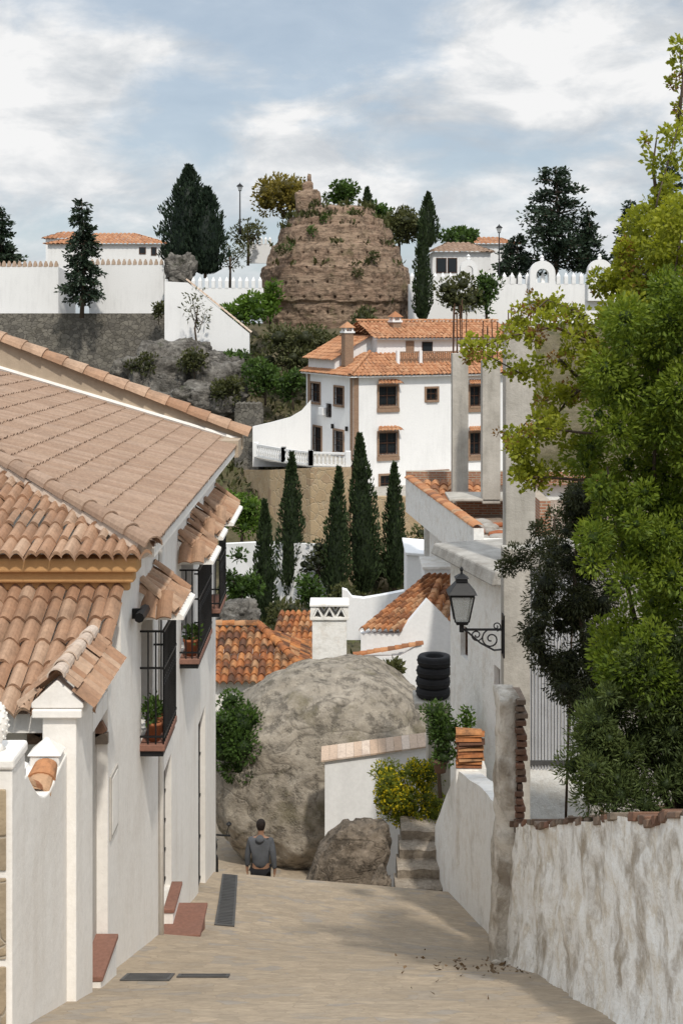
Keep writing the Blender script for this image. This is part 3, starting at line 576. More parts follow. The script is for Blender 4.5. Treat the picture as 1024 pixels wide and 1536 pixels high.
# low curved wall beyond the pier
m=MB(); pl=[(748,1212,16.6),(725,1185,18.5),(685,1155,21),(668,1195,22.3),(652,1240,23.4)]
n=30; pts=[at(*p) for p in pl]
def pol(t):
    t=t*(len(pts)-1); i=min(int(t),len(pts)-2); return pts[i].lerp(pts[i+1],t-i)
vs=[]
for k in range(n+1):
    p=pol(k/n)+V((0,0,.03*noise.noise(V((k*.4,0,0)))))
    for dx,z in((0,-12),(0,p.z),(.3,p.z),(.3,-12)): vs.append((p.x+dx,p.y,z))
m.add(vs,[(k*4+i,(k+1)*4+i,(k+1)*4+i+1,k*4+i+1) for k in range(n) for i in range(3)]+[(n*4,n*4+1,n*4+2,n*4+3),(3,2,1,0)])
tag(m.build('low_wall',WHO),'stained white low wall with sloping top behind the wall pier','wall')
# lamp-side building
LB=thing('plastered_building','old white plastered building with concrete slab roof behind the street lamp','building',at(715,1120,22))
A=at(759,0,20.5);B=at(675,0,23.5); A=V((A.x,A.y,0));B=V((B.x,B.y,0)); dr=(B-A); L=dr.length; dr/=L; nr=V((dr.y,-dr.x,0)); 
if nr.x>0: nr=-nr
BW=lambda u,z,d=0:A+dr*u+nr*d+V((0,0,z))
m=MB(); op=[(L*.66,L*.8,-5.75,-5.2),(L*.1,L*.2,-5.95,-5.45)]; facade(m,BW,0,L,-11,-4.15,op,.15); m.lbox(BW,-.001,L,-11,-4.2,-5,-.3); m.build('wall',WHO,LB)
for k,o_ in enumerate(op):
    w=MB().lbox(BW,o_[0],o_[1],o_[2],o_[3],-.16,-.13).build('window',GLS if k==0 else BRK,LB)
    f=MB(); f.lbox(BW,o_[0],o_[0]+.03,o_[2],o_[3],-.129,-.09); f.lbox(BW,o_[1]-.03,o_[1],o_[2],o_[3],-.129,-.09)
    for q in (o_[2],(o_[2]+o_[3])/2,o_[3]-.03): f.lbox(BW,o_[0]+.001,o_[1]-.001,q,q+.03,-.128,-.1)
    f.build('frame',WOOD,w)
m=MB(); m.hexa([BW(-.2,-4.05,.3),BW(L+.25,-4.15,.3),BW(L+.25,-4.1,-2),BW(-.2,-4.0,-2),BW(-.2,-3.82,.24),BW(L+.22,-3.96,.24),BW(L+.22,-3.88,-2),BW(-.2,-3.74,-2)]); m.build('slab_roof',CEM,LB,bev=.03)
Co=thing('concrete_column','wide concrete column standing on the slab roof beside the tree','column',at(780,812,21.2))
MB().box(2.58,3.05,21,21.4,-3.8,-.1).build('shaft',CON,Co,bev=.02)
m=MB()
for k in range(6): m.tube([(2.63+.075*k,21.05+.25*(k%2),-.15),(2.63+.08*k,21.05+.25*(k%2),.15+.12*R.random())],.01,5)
m.build('rebar',WOOD,Co)
def column(label,px0,px1,pyt,pyb,Y,rb):
    a=at(px0,pyb,Y);b=at(px1,pyt,Y); t=thing('concrete_column',label,'column',((a.x+b.x)/2,Y,a.z))
    m=MB(); MB().box(a.x,b.x,Y,Y+.45,a.z-.5,b.z).build('shaft',CON,t,bev=.02)
    for k in range(7):
        x=a.x+(b.x-a.x)*(k%4+.4)/4; y=Y+(.08 if k<4 else .36); m.tube([(x,y,b.z-.05),(x+R.uniform(-.04,.04),y,b.z+(pyt-rb)/F*Y*R.uniform(.75,1.05))],.016,5)
    m.build('rebar',WOOD,t)
column('left one of two bare concrete columns with rebar sticking up, before white villa',678,702,530,728,38,452); column('right one of two bare concrete columns with rebar sticking up, before white villa',723,750,540,728,36,478)
# unfinished terrace building
U=thing('unfinished_building','unfinished flat roofed building with white parapet and rubble, below concrete columns','building',(3.5,36,-10))
m=MB(); m.hexa([(1.92,40,-5.75),(2.97,30,-5.6),(3.2,30,-5.6),(2.15,40,-5.75),(1.92,40,-4.75),(2.97,30,-4.7),(3.2,30,-4.7),(2.15,40,-4.75)]); m.box(2.98,8,30,30.25,-5.6,-4.95); m.box(2.5,8,40.31,40.5,-13,-4.96); m.hexa([(2.6,39.5,-13),(3.6,31,-13),(8,31,-13),(8,39.5,-13),(2.6,39.5,-5.52),(3.6,31,-5.52),(8,31,-5.52),(8,39.5,-5.52)]); m.build('wall',WHO,U)
m=MB(); m.hexa([(2.16,40,-5.5),(3.21,30.25,-5.5),(8,30.25,-5.5),(8,40,-5.5),(2.16,40,-5.4),(3.21,30.25,-5.4),(8,30.25,-5.4),(8,40,-5.4)]); m.build('terrace_floor',RUBB,U)
m=MB(); m.box(1.94,8,40.0,40.3,-4.94,-4.55); m.build('brick_wall',BRK,U); MB().box(4.6,4.85,31,36,-5.4,-4.2).build('brick_wall',BRK,U)
MB().box(2.9,5.0,36,37.5,-4.9,-4.83).build('concrete_slab',CON,U,bev=.02); MB().box(3.2,4.9,36.9,37.4,-5.4,-4.905).build('brick_support',BRK,U)
m=MB(); caps(m,(2.03,39.9,-4.72),(3.08,30.1,-4.67),.15,24,flat=.5); m.build('coping',OLL,U)
m=MB(); tiles(m,(2.3,38.2,-5.2),(2.2,-.3,0),(.1,1.3,.42),9,4,r=.07,lap=.04); m.build('tile_pile',OLL,U)
for k in range(14):
    r=R.uniform(.1,.25); y=R.uniform(31,35); rock('rubble_stone','lump of rubble lying on the unfinished flat roof',(R.uniform(3.3,4.5),y,-5.35),(r*1.3,r,r*.7),k+90,2,.5,CEM if k%3 else TERR,group='rubble on unfinished roof',cat='rubble')
# ---------------------------------------------------------------- steps, low white wall, rocks, shrub, tyres, pots
St=thing('stone_steps','rough stone steps climbing beside the yellow flowering bush','steps',(1.3,22.8,-10))
STN=rockm('step_stone',[(.33,.28,.225),(.46,.4,.33)],2.5,.8,1,(.2,.17,.13),None,.05)
for k in range(5):
    y=22.25+k*.34; z=-9.82+k*.2; x0=.86+.05*k; n=7; vs=[]
    for q in range(n+1):
        x=x0+(1.75-x0)*q/n; j=.05*noise.noise(V((x*4,k*3.1,1))); h=.03*noise.noise(V((x*5,k*2.3,7)))
        vs+=[(x,y+j+.03,z-.2),(x,y+j-.01,z+h-.03),(x,y+j+.04,z+h),(x,y+.6,z+h+.01),(x,y+.6,z-.9),(x,y+.06,z-.9)]
    m=MB(); m.add(vs,[(q*6+i,(q+1)*6+i,(q+1)*6+(i+1)%6,q*6+(i+1)%6) for q in range(n) for i in range(6)]+[(5,4,3,2,1,0),tuple(n*6+i for i in range(6))]); m.build('step',STN,St)
m=MB(); z0=at(487,1141,26); z1=at(655,1118,26.8); m.hexa([(z0.x,26,-12.5),(z1.x,26.8,-12.5),(z1.x,27.1,-12.5),(z0.x,26.3,-12.5),(z0.x,26,z0.z),(z1.x,26.8,z1.z),(z1.x,27.1,z1.z),(z0.x,26.3,z0.z)])
Lw=thing('white_wall','low white wall with flat tile coping in front of the boulder','wall',(.8,26.3,-11)); m.build('wall',WHF,Lw)
m=MB()
for k in range(14):
    p=z0.lerp(z1,k/14)+V((-.07,-.1,.003)); q=z0.lerp(z1,(k+.97)/14)+V((-.07,-.1,.003)); e=V((.0,.5,.12)); u=V((0,0,.03)); m.hexa([p,q,q+e,p+e,p+u,q+u,q+e+u,p+e+u])
m.build('coping',PAL,Lw)
def bshape(w):
    k=w.z/2.4
    if k>0: w.x*=(1-.2*k*k); w.x+=.22*k
    return w
rock('boulder','huge rounded grey brown boulder in the middle below the tiled roofs',(-.42,29.6,-9.85),(2.6,2.3,2.42),3,6,.13,BOU,None,.86,.035,shape=bshape,fine=.16,ridge=.35)
def rshape(w): w.x+=.35*w.z; return w
rock('rock','dark brown slab like rock at the street edge left of the stone steps',(.08,23.7,-9.9),(.68,.65,1.08),8,5,.22,RK2,None,.8,.05,vor=.12,shape=rshape)
rock('rock','small broken brown rock right against the stone steps',(.68,22.75,-9.8),(.17,.25,.45),12,4,.45,RK2,None,.8,.1,vor=.4)
t=thing('flowering_shrub','bright green shrub covered in small yellow flowers above the stone steps','shrub',at(624,1262,24.6))
cl=[]
for _ in range(50):
    y=R.uniform(1146,1236); w=ip([(1140,34),(1185,54),(1242,40)],y); cx_=616+(y-1200)*.15; q=R.uniform(9,17)/F*24.4; cl.append((np.array(at(cx_+R.uniform(-w,w),y,24.6+R.uniform(-.5,.4))),np.array([q,q,q])))
m=MB()
for c,r in cl[:12]: m.tube([at(628,1270,24.6),at(624,1245,24.6).lerp(V(c),.5),V(c)],[.025,.018,.008],5)
m.build('stems',BARK,t,True); P,D,a=clump_pts(cl,8500,.3,.2); leafmesh('foliage',P,D,.06,.4,a,LYG,t,ell_core(cl,.45)); P,D,a=clump_pts(cl[:40],2200,.85,.5); leafmesh('flowers',P,D,.045,.85,a,LFL,t)
o_=at(649,1045,25)
RUB=plain('tyre_rubber',(.018,.018,.02),.7,.3,8,.3)
for k,w in enumerate(('bottom','second from bottom','second from top','topmost')):
    t=thing('tyre',f'worn black tyre, {w} of the stack on the ledge','tyre',o_+V((R.uniform(-.03,.03),0,.1+k*.195))); p=V(t.location)
    MB().lathe([(.17,-.07),(.2,-.09),(.29,-.092),(.315,-.06),(.318,0),(.315,.06),(.29,.092),(.2,.09),(.17,.07),(.18,0)],p,28).build('tread',RUB,t,True)
    MB().torus(p+V((0,0,0)),.322,.012,'z',28,5).build('rib',RUB,t)
m=MB(); m.box(o_.x-.36,o_.x+.5,24.6,25.5,o_.z-.13,o_.z-.01); m.box(o_.x-.1,o_.x+.6,24.8,25.5,-12,o_.z-.13); tag(m.build('stone_ledge',CON,None,bev=.02),'concrete ledge under the stack of black tyres','ledge')
blob('shrub','loose green bush in a brown pot beside the plastered building','shrub',660,1160,1050,62,21.9,LGR,2800,.06,.5,20,.36,.06)
t=thing('plant_pot','brown clay pot under the loose green bush','plant pot',at(660,1158,21.85)); p=V(t.location); MB().lathe([(.09,0),(.12,.16),(.14,.17),(.14,.21),(.1,.21)],p,16).build('pot',DPT,t,True); MB().lathe([(.001,.195),(.1,.197)],p,12).build('soil',SOIL,t)
blob('shrub','small green plant sprouting by the building foot','shrub',699,1100,1060,20,21.6,LBR,260,.06,.5,6,.5,.1)
p0=at(704,1150,20.9)
for k in range(11):
    z=p0.z+.02+k*.052; m=MB(); x=p0.x-.2+R.uniform(-.03,.03); caps(m,(x,20.9+R.uniform(-.03,.03),z),(x+.4,20.9+R.uniform(-.05,.05),z+R.uniform(-.01,.02)),.13,1,flat=.5); tag(m.build('roof_tile',OLD),'old clay roof tile in the stack on the low wall','roof tile','stacked roof tiles')
m=MB(); m.box(p0.x-.22,p0.x+.25,20.8,21.2,-8.5,p0.z); tag(m.build('pedestal',WHO),'white block under the stacked roof tiles','block')
# ---------------------------------------------------------------- mid roofs
def quadroof(m,E0,E1,R0,nu,nv,bm=None,**k): E0,E1,R0=V(E0),V(E1),V(R0); tiles(m,E0,E1-E0,R0-E0,nu,nv,bm,**k)
T1=thing('tiled_house','low house with weathered orange hipped roof behind the boulder','house',(-3,39,-12.5))
m=MB(); m.box(-5.5,-.95,38.2,42,-13,-10.36); m.build('wall',WHO,T1)
m=MB(); quadroof(m,(-5.8,37.9,-10.35),(-.7,37.9,-10.35),(-5.8,40.4,-9.3),24,8,lambda a:(1-a)/.36,r=.08,lap=.05); quadroof(m,(-.7,37.9,-10.35),(-.7,42.5,-10.35),(-2.5,37.9,-9.3),20,6,lambda a:min(a,1-a)/.5,r=.08,lap=.05); rf=m.build('roof',OLD,T1)
m=MB(); caps(m,(-.72,37.9,-10.28),(-2.5,40.4,-9.22),.13,8); caps(m,(-2.5,40.4,-9.22),(-5.8,40.4,-9.22),.13,9); m.build('ridge_cap',OLD,rf)
T1b=thing('tiled_outbuilding','small tiled outbuilding left of the white chimney','building',(-1.5,44,-12)); m=MB(); quadroof(m,(-2.3,43,-10.5),(-.6,43,-10.5),(-2.1,45,-9.85),9,6,r=.08,lap=.05); m.build('roof',OLD,T1b); MB().box(-2.2,-.7,43.2,45,-13,-10.55).build('wall',WHO,T1b)
Ch=thing('chimney','white chimney with three triangular vents on its cap','chimney',at(495,990,36)); x0,x1=-.82,.17
MB().box(x0+.03,x1-.03,36,36.8,-11,-8.1).build('stack',WHO,Ch,bev=.02); MB().box(x0-.03,x1+.03,35.95,36.85,-8.098,-8.03).build('ledge',WHO,Ch,bev=.01)
m=MB()
for k in range(3):
    xa=x0+.02+k*(x1-x0-.04)/3; xb=x0+.02+(k+1)*(x1-x0-.04)/3; xm=(xa+xb)/2
    m.prism([(xa,35.97,-8.028),(xa+.06,35.97,-8.028),(xm+.0,35.97,-7.8),(xm+.0,35.97,-7.74)],(0,.86,0)); m.prism([(xb,35.976,-8.025),(xb-.06,35.976,-8.025),(xm-.0,35.976,-7.8),(xm-.0,35.976,-7.742)],(0,.85,0))
m.prism([(x0-.02,35.98,-8.02),(x0+.02,35.98,-8.02),(x0+.17,35.98,-7.73),(x0-.02,35.98,-7.73)],(0,.84,0)); m.prism([(x1+.02,35.98,-8.02),(x1-.02,35.98,-8.02),(x1-.17,35.98,-7.73),(x1+.02,35.98,-7.73)],(0,.84,0)); m.build('cap',WHO,Ch); MB().box(x0-.04,x1+.04,35.94,36.86,-7.738,-7.67).build('cover',WHO,Ch,bev=.02)
T2=thing('tiled_house','white house with faded orange tile roof right of the chimney','house',(1.4,34.5,-10))
m=MB(); quadroof(m,at(538,946,33),at(600,948,33),at(640,862,35.8),7,11,r=.08,lap=.05); quadroof(m,at(637,905,33.6),at(690,950,33),at(655,868,35),5,5,r=.08,lap=.05); m.build('roof',OLL,T2)
m=MB(); m.prism([at(541,950,33.1),at(598,950,33.1),at(640,900,33.1),at(676,935,33.1),at(676,1080,33.1),at(541,1080,33.1)],(0,.3,0)); m.prism([at(600,985,32.8),at(632,965,32.8),at(632,1080,32.8),at(530,1080,32.8),at(530,985,32.8)],(0,.2,0)); m.build('wall',WHF,T2)
m=MB(); caps(m,at(530,984,32.85),at(634,966,32.85),.09,10); m.build('coping',OLL,T2)
m=MB(); m.prism([at(513,884,45),at(520,886,45),at(528,896,45),at(545,898,45),at(575,893,45),at(610,886,45),at(612,960,45),at(513,960,45)],(0,.35,0)); tag(m.build('white_wall',WHF),'plain white yard wall behind the white chimney, right of it','wall')
WB=thing('white_outbuilding','small white flat roofed block above the faded orange tile roof','building',(2.6,42.5,-10))
m=MB(); a=at(610,832,42);b=at(652,1000,42); m.hexa([(a.x,42,b.z),(b.x+.2,42,b.z),(b.x+.2,44,b.z),(a.x,44,b.z),(a.x,42,a.z),(b.x+.2,42,a.z-.1),(b.x+.2,44,a.z),(a.x,44,a.z+.1)]); m.build('wall',WHF,WB)
m=MB(); m.hexa([(a.x-.06,41.9,a.z+.004),(b.x+.25,41.9,a.z-.09),(b.x+.25,44.1,a.z+.01),(a.x-.06,44.1,a.z+.11),(a.x-.06,41.9,a.z+.09),(b.x+.25,41.9,a.z-.0),(b.x+.25,44.1,a.z+.1),(a.x-.06,44.1,a.z+.2)]); m.build('roof_slab',WHF,WB,bev=.02)
WC=thing('white_outbuilding','narrow white wall block with low parapet beside the slab roof','building',(3,37,-10))
m=MB(); a=at(636,854,36);b=at(690,1000,36); m.box(a.x,b.x+1,36,37.5,b.z,a.z); m.build('wall',WHF,WC); m=MB(); m.box(a.x-.05,b.x+1,35.95,37.55,a.z+.002,a.z+.08); m.build('parapet_cap',WHO,WC,bev=.01)
# ---------------------------------------------------------------- villa
Vl=thing('villa','large white villa with orange tile roofs and brick trimmed windows','house',(3,88,-11))
def VW(u,w,z): return V((.765+.916*u-.4*w,85+.4*u+.916*w,z))
VF=lambda u,z,d=0:VW(u,-d,z)
VS=lambda u,z,d=0:VW(-d,u,z)
def fu(px): k=(px-512)/F; return (k*85-.765)/(.916-.4*k)
def fz(px,py): return (480-py)/F*(85+.4*fu(px))
def su(px): k=(px-512)/F; return (.765-85*k)/(.4+.916*k)
def szv(px,py): return (480-py)/F*(85+.916*su(px))
fw=[(568,595,580,609,1,1),(568,595,650,682,1,1),(639,655,583,600,1,0),(704,720,580,609,1,1),(704,720,650,682,1,1),(570,586,714,740,1,0),(632,670,709,722,1,0)]
sw=[(480,467,576,604,1,0),(515,502,582,608,1,0),(497,490,606,626,0,0),(482,471,642,680,1,0),(515,501,648,680,1,0)]
FO=[(fu(a),fu(b),fz(a,d),fz(a,c)) for a,b,c,d,_,_ in fw]; SO=[(su(a),su(b),szv(a,d),szv(a,c)) for a,b,c,d,_,_ in sw]
m=MB(); facade(m,VF,0,12.5,-14,-3.55,FO,.2); facade(m,VS,0,8,-14,-3.55,SO,.2)
m.add([VW(12.5,0,-14),VW(12.5,8,-14),VW(12.5,8,-3.55),VW(12.5,0,-3.55)],[(0,1,2,3)]); m.add([VW(0,8,-14),VW(12.5,8,-14),VW(12.5,8,-3.55),VW(0,8,-3.55)],[(0,1,2,3)])
m.prism([VW(0,3,-3.5),VW(2.6,3,-3.5),VW(2.6,3,-1.1),VW(0,3,-2.5)],VW(0,7.6,0)-VW(0,3,0))
m.hexa([VW(u,w,z) for z in(-3.5,-1.15) for u,w in((2.6,2),(12.5,2),(12.5,7.6),(2.6,7.6))]); m.build('wall',WHF,Vl)
def vwin(W,o,sur,hood):
    u0,u1,z0,z1=o
    w=MB().lbox(W,u0,u1,z0,z1,-.2,-.17).build('window',GLS,Vl); f=MB()
    for q in(u0,(u0+u1)/2-.03,u1-.06): f.lbox(W,q,q+.06,z0,z1,-.168,-.12)
    for q in(z0,(z0+z1)/2,z1-.06): f.lbox(W,u0,u1,q,q+.06,-.166,-.118)
    f.build('frame',WOOD,w); g=MB()
    for k in range(5): q=u0+(u1-u0)*(k+.5)/5; g.lbox(W,q-.012,q+.012,z0,z1,.05,.075)
    for k in range(4): q=z0+(z1-z0)*k/3; g.lbox(W,u0,u1,q-.012,q+.012,.048,.078)
    g.build('grille',IRON,w)
    if sur:
        s=MB(); t=.14; s.lbox(W,u0-t,u0,z0-t,z1+t,-.02,.06); s.lbox(W,u1,u1+t,z0-t,z1+t,-.02,.06); s.lbox(W,u0,u1,z1,z1+t,-.02,.06); s.lbox(W,u0-.02,u1+.02,z0-t,z0,-.02,.14); s.build('surround',BRD,w)
    if hood:
        s=MB(); s_o=W(u0-.25,z1+.2,.5); tiles(s,s_o,W(u1+.25,z1+.2,.5)-s_o,W(u0-.25,z1+.45,.03)-s_o,7,2,lambda a:min(a,1-a)/.12,r=.05,lap=.03,seg=4); s.build('hood',ORA,w)
        s=MB(); s.lbox(W,u0-.15,u1+.15,z0-.4,z0-.145,.0,.12); s.build('sill',BRD,w)
for o_,q in zip(FO,fw): vwin(VF,o_,q[4],q[5])
for o_,q in zip(SO,sw): vwin(VS,o_,q[4],q[5])
for W_,a,b,d in((VS,.05,.5,.03),(VF,.0,.35,.03),(VS,7.3,7.7,.03)): MB().lbox(W_,a,b,-14,-3.6,0,d).build('quoin',BRD,Vl)
m=MB(); k=dict(r=.06,lap=.035,seg=5,jit=.006)
quadroof(m,VW(-.5,-.5,-3.55),VW(13,-.5,-3.55),VW(-.5,2.1,-2.15),46,8,lambda a:a*13.5/2.6,**k)
quadroof(m,VW(-.5,8.1,-3.55),VW(-.5,-.5,-3.55),VW(2.1,8.1,-2.15),30,8,lambda a:(1-a)*8.6/2.6,**k)
rf=m.build('roof',ORA,Vl); m=MB(); caps(m,VW(-.5,-.5,-3.48),VW(2.1,2.1,-2.08),.13,9); m.build('ridge_cap',ORA,rf)
m=MB(); quadroof(m,VW(2.2,1.5,-1.2),VW(13,1.5,-1.2),VW(2.2,4.3,-.1),36,8,**k); quadroof(m,VW(13,8,-1.3),VW(2.2,8,-1.3),VW(13,4.3,-.1),36,8,**k); quadroof(m,VW(-.4,7.8,-2.62),VW(-.4,2.7,-2.62),VW(2.5,7.8,-1.05),18,8,**k)
r2=m.build('upper_roof',ORA,Vl); m=MB(); caps(m,VW(2.1,4.3,-.05),VW(13,4.3,-.05),.13,26); m.build('ridge_cap',ORA,r2)
m=MB(); m.lbox(VF,-.45,13,-3.66,-3.58,.0,.42); m.lbox(VS,-.45,8,-3.66,-3.58,.0,.42); m.build('eave_trim',WHF,Vl); m=MB(); m.lbox(lambda u,z,d=0:VW(u,2-d,z),2.3,13,-1.3,-1.22,0,.4); m.build('eave_trim',WHF,Vl)
def vch(u,w,z0,z1,s,mat):
    c=MB(); c.hexa([VW(u+i*s,w+j*s,z) for z in(z0,z1) for i,j in((-1,-1),(1,-1),(1,1),(-1,1))]); c=c.build('chimney',mat,Vl)
    q=MB(); q.hexa([VW(u+i*s*1.25,w+j*s*1.25,z) for z in(z1,z1+.12) for i,j in((-1,-1),(1,-1),(1,1),(-1,1))])
    for i,j in((-.8,-.8),(.8,-.8),(.8,.8),(-.8,.8)): q.hexa([VW(u+i*s+a*.06,w+j*s+b*.06,z) for z in(z1+.12,z1+.35) for a,b in((-1,-1),(1,-1),(1,1),(-1,1))])
    q.build('cap',WHF,c); q=MB(); q.add([VW(u+i*s*1.4,w+j*s*1.4,z1+.35) for i,j in((-1,-1),(1,-1),(1,1),(-1,1))]+[VW(u,w,z1+.75)],[(0,1,4),(1,2,4),(2,3,4),(3,0,4),(3,2,1,0)]); q.build('chimney_roof',ORA,c)
vch(.55,2.2,-3,-.85,.3,BRD); vch(4.6,3.4,-.8,-.15,.3,BRD); 
TW=lambda u,z,d=0:VW(u,2-d,z)
m=MB(); m.lbox(TW,3.6,8,-2.95,-2.85,.0,1.2); bl=m.build('balcony',WHF,Vl); m=MB()
for k_ in range(30): u=3.65+4.3*k_/29; m.lbox(TW,u-.03,u+.03,-2.85,-2.15,1.12,1.16)
m.lbox(TW,3.6,8,-2.15,-2.06,1.1,1.18); m.lbox(TW,3.6,8,-2.85,-2.75,1.1,1.18); m.build('railing',BRD,bl)
for u in(3.55,5.2,8): MB().lbox(TW,u-.1,u+.1,-2.95,-2.0,1.05,1.25).build('post',WHF,bl)
d=MB().lbox(TW,5.9,6.7,-2.85,-1.45,.0,.03).build('door',WOOD,Vl); MB().lbox(TW,5.95,6.65,-2.4,-1.5,.03,.04).build('pane',GLS,d); d=MB().lbox(TW,4.7,5.3,-2.85,-1.4,.0,.05).build('brick_pier',BRD,Vl)
m=MB(); m.lbox(VS,4.3,5.0,-6.35,-5.85,.02,.35); m.build('air_conditioner',WHF,Vl,bev=.02)
for k_,(u,z) in enumerate(((.9,-7.0),(3.2,-7.0))):
    MB().lbox(VS,u-.06,u+.06,z-.15,z+.15,.03,.18).build('wall_lamp',IRON,Vl)
# terraces
def wallrun(m,pts,zb,th=.5):
    for p,q in zip(pts,pts[1:]):
        d=(q-p); nn=V((-d.y,d.x,0)).normalized()*th
        if nn.y<0: nn=-nn
        m.hexa([(p.x,p.y,zb),(q.x,q.y,zb),(q.x+nn.x,q.y+nn.y,zb),(p.x+nn.x,p.y+nn.y,zb),p,q,q+nn,p+nn])
m=MB(); pts=[at(360,705,92),at(405,705,84),at(466,702,80.6),at(524,702,80)]; wallrun(m,pts,-18); m2=[at(526,745,80),at(640,745,80.5),at(800,745,82)]; wallrun(m,m2,-18); tag(m.build('retaining_wall',OST),'ochre stone retaining wall below the white villa, behind the cypresses','wall')
m=MB(); q=[at(x,690,y) for x,y in((384,86),(405,84.2),(466,80.8),(524,80.2))]; z=-8.95; vs=[(p.x,p.y+.2,z) for p in q]+[(.8,85,z),(-2.4,92.5,z),(-6,92,z)]; m.add(vs,[list(range(len(vs)))]); tag(m.build('terrace_floor',CON),kind='structure')
m=MB(); vs=[(0.6,80.3,-10.7),(12,82,-10.7),(13,92,-10.7),(.8,86,-10.7)]; m.add(vs,[(0,1,2,3)]); tag(m.build('lower_terrace',CON),kind='structure')
Ba=thing('balustrade','white balustrade along the terrace edge left of the villa','balustrade',(-3,82,-8.9))
bp=[at(384,0,86),at(425,0,82.8),at(466,0,80.8),at(522,0,80.2)]; bp=[V((p.x,p.y+.15,-8.85)) for p in bp]
m=MB()
for p,q in zip(bp,bp[1:]):
    n_=V((0,.2,0)); u=V((0,0,1)); m.hexa([p+u*.72,q+u*.72,q+n_+u*.72,p+n_+u*.72,p+u*.84,q+u*.84,q+n_+u*.84,p+n_+u*.84]); m.hexa([p,q,q+n_,p+n_,p+u*.1,q+u*.1,q+n_+u*.1,p+n_+u*.1])
m.build('rail',WHF,Ba)
bl=None
for p,q in zip(bp,bp[1:]):
    n=int((q-p).length/.24)
    for k in range(n+1):
        c=p.lerp(q,k/n)+V((0,.1,.1)); post=(k==0 or k==n)
        if post:
            MB().box(c.x-.16,c.x+.16,c.y-.16,c.y+.16,c.z-.1,c.z+.85).build('post',WHF,Ba,bev=.02)
        elif bl is None:
            bl=MB().lathe([(.05,0),(.05,.06),(.03,.1),(.075,.25),(.06,.36),(.03,.5),(.05,.56),(.05,.62)],c,8).build('baluster',WHF,Ba,True); b0=c
        else: o=bl.copy(); C.objects.link(o); o.location=c-b0
m=MB(); m.prism([at(379,640,90),at(405,634,90),at(435,626,90),at(452,616,90),at(466,600,90),at(466,700,90),at(379,700,90)],(0,.4,0)); tag(m.build('white_wall',WHF),'white wall with upswept curved top against the villa side','wall')
def crenel(name,label,pa,pb,pyt,pyb,n,mat,mk='block',mh=.5,th=.5,mw=.55,mmat=None):
    a=at(pa[0],pyt,pa[1]);b=at(pb[0],pyt if len(pb)<3 else pb[2],pb[1]); zb=at(pa[0],pyb,pa[1]).z
    t=thing(name,label,'wall',((a.x+b.x)/2,(a.y+b.y)/2,zb)); d=(b-a).normalized(); nn=V((-d.y,d.x,0)).normalized()
    if nn.y<0: nn=-nn
    MB().hexa([(a.x,a.y,zb),(b.x,b.y,zb),(b.x+nn.x*th,b.y+nn.y*th,zb),(a.x+nn.x*th,a.y+nn.y*th,zb),a,b,b+nn*th,a+nn*th]).build('wall',mat,t)
    pr=None; st=(b-a).length/n; w=V((d.x,d.y,0))*st*mw/2
    for k in range(n):
        c=a+(b-a)*((k+.5)/n)
        if pr is None:
            m=MB(); u=V((0,0,mh)); p=c-w-nn*.03; e=nn*(th+.06)
            if mk=='block':
                m.hexa([p,p+2*w,p+2*w+e,p+e,p+u*.65,p+2*w+u*.65,p+2*w+e+u*.65,p+e+u*.65]); m.add([p+u*.65,p+2*w+u*.65,p+2*w+e+u*.65,p+e+u*.65,p+w+e*.5+u],[(0,1,4),(1,2,4),(2,3,4),(3,0,4)])
            else:
                m.prism([p,p+2*w,p+2*w*.9+u*.5,p+w+u,p+2*w*.1+u*.5],e)
            pr=m.build('merlon',mmat or mat,t); c0=c
        else: o=pr.copy(); C.objects.link(o); o.location=c-c0
    return t
crenel('stone_tower_wall','grey stone wall with small battlements left of the curved white wall',(352,92),(388,91),612,800,5,RET,'block',.45,.6)
m=MB(); m.prism([at(338,816,74),at(400,813,73),at(490,818,72),at(490,960,72),at(338,960,74)],(0,.4,0)); tag(m.build('white_wall',WHF),'long white yard wall behind the left cypresses','wall')
# ---------------------------------------------------------------- hilltop
m=MB(); wallrun(m,[at(-60,470,112),at(245,470,112)],-20,1.0); wallrun(m,[at(245,472,112),at(262,500,111.4),at(300,520,110.5)],-14,1.0); tag(m.build('stone_wall',RET),'long dark stone retaining wall under the white cemetery walls at left','wall')
crenel('white_wall','white wall with tile topped battlements at the far left edge',(-30,113),(88,113),400,475,15,WHF,'pt',.5,.5,.62,PAL)
m=MB(); a=at(88,400,113); b=at(112,412,116.5); m.hexa([(a.x,113,0),(b.x,116.5,0),(b.x,117,0),(a.x,113.5,0),(a.x,113,a.z),(b.x,116.5,b.z),(b.x,117,b.z),(a.x,113.5,a.z)]); tag(m.build('return_wall',WHF),'short white return wall beside the ragged dark conifer','wall')
crenel('white_wall','white wall with tile topped battlements between dark conifer and big cypress',(134,113),(246,113),397,475,14,WHF,'pt',.5,.5,.62,PAL)
S=thing('sloping_wall','white wall with sloping tile coped top above the grey crag','wall',at(300,515,103))
m=MB(); m.prism([at(247,422,103),at(282,424,103),at(374,500,103),at(374,530,103),at(247,520,103)],(0,.5,0)); m.build('wall',WHF,S); m=MB(); caps(m,at(377,499,103.2),at(280,420,103.2),.25,16,flat=.5); m.build('coping',PAL,S)
crenel('white_wall','white crenellated wall left of the ruined tower above green bush',(285,110),(395,110),432,470,11,WHF,'block',.95,.4,.52)
crenel('white_wall','short high white crenellated wall just left of the ruin top',(370,124),(408,124),366,395,6,WHF,'block',.7,.4,.6)
crenel('white_wall','long white crenellated wall right of the ruined tower',(612,117),(935,117),426,485,28,WHF,'block',1.05,.4,.48)
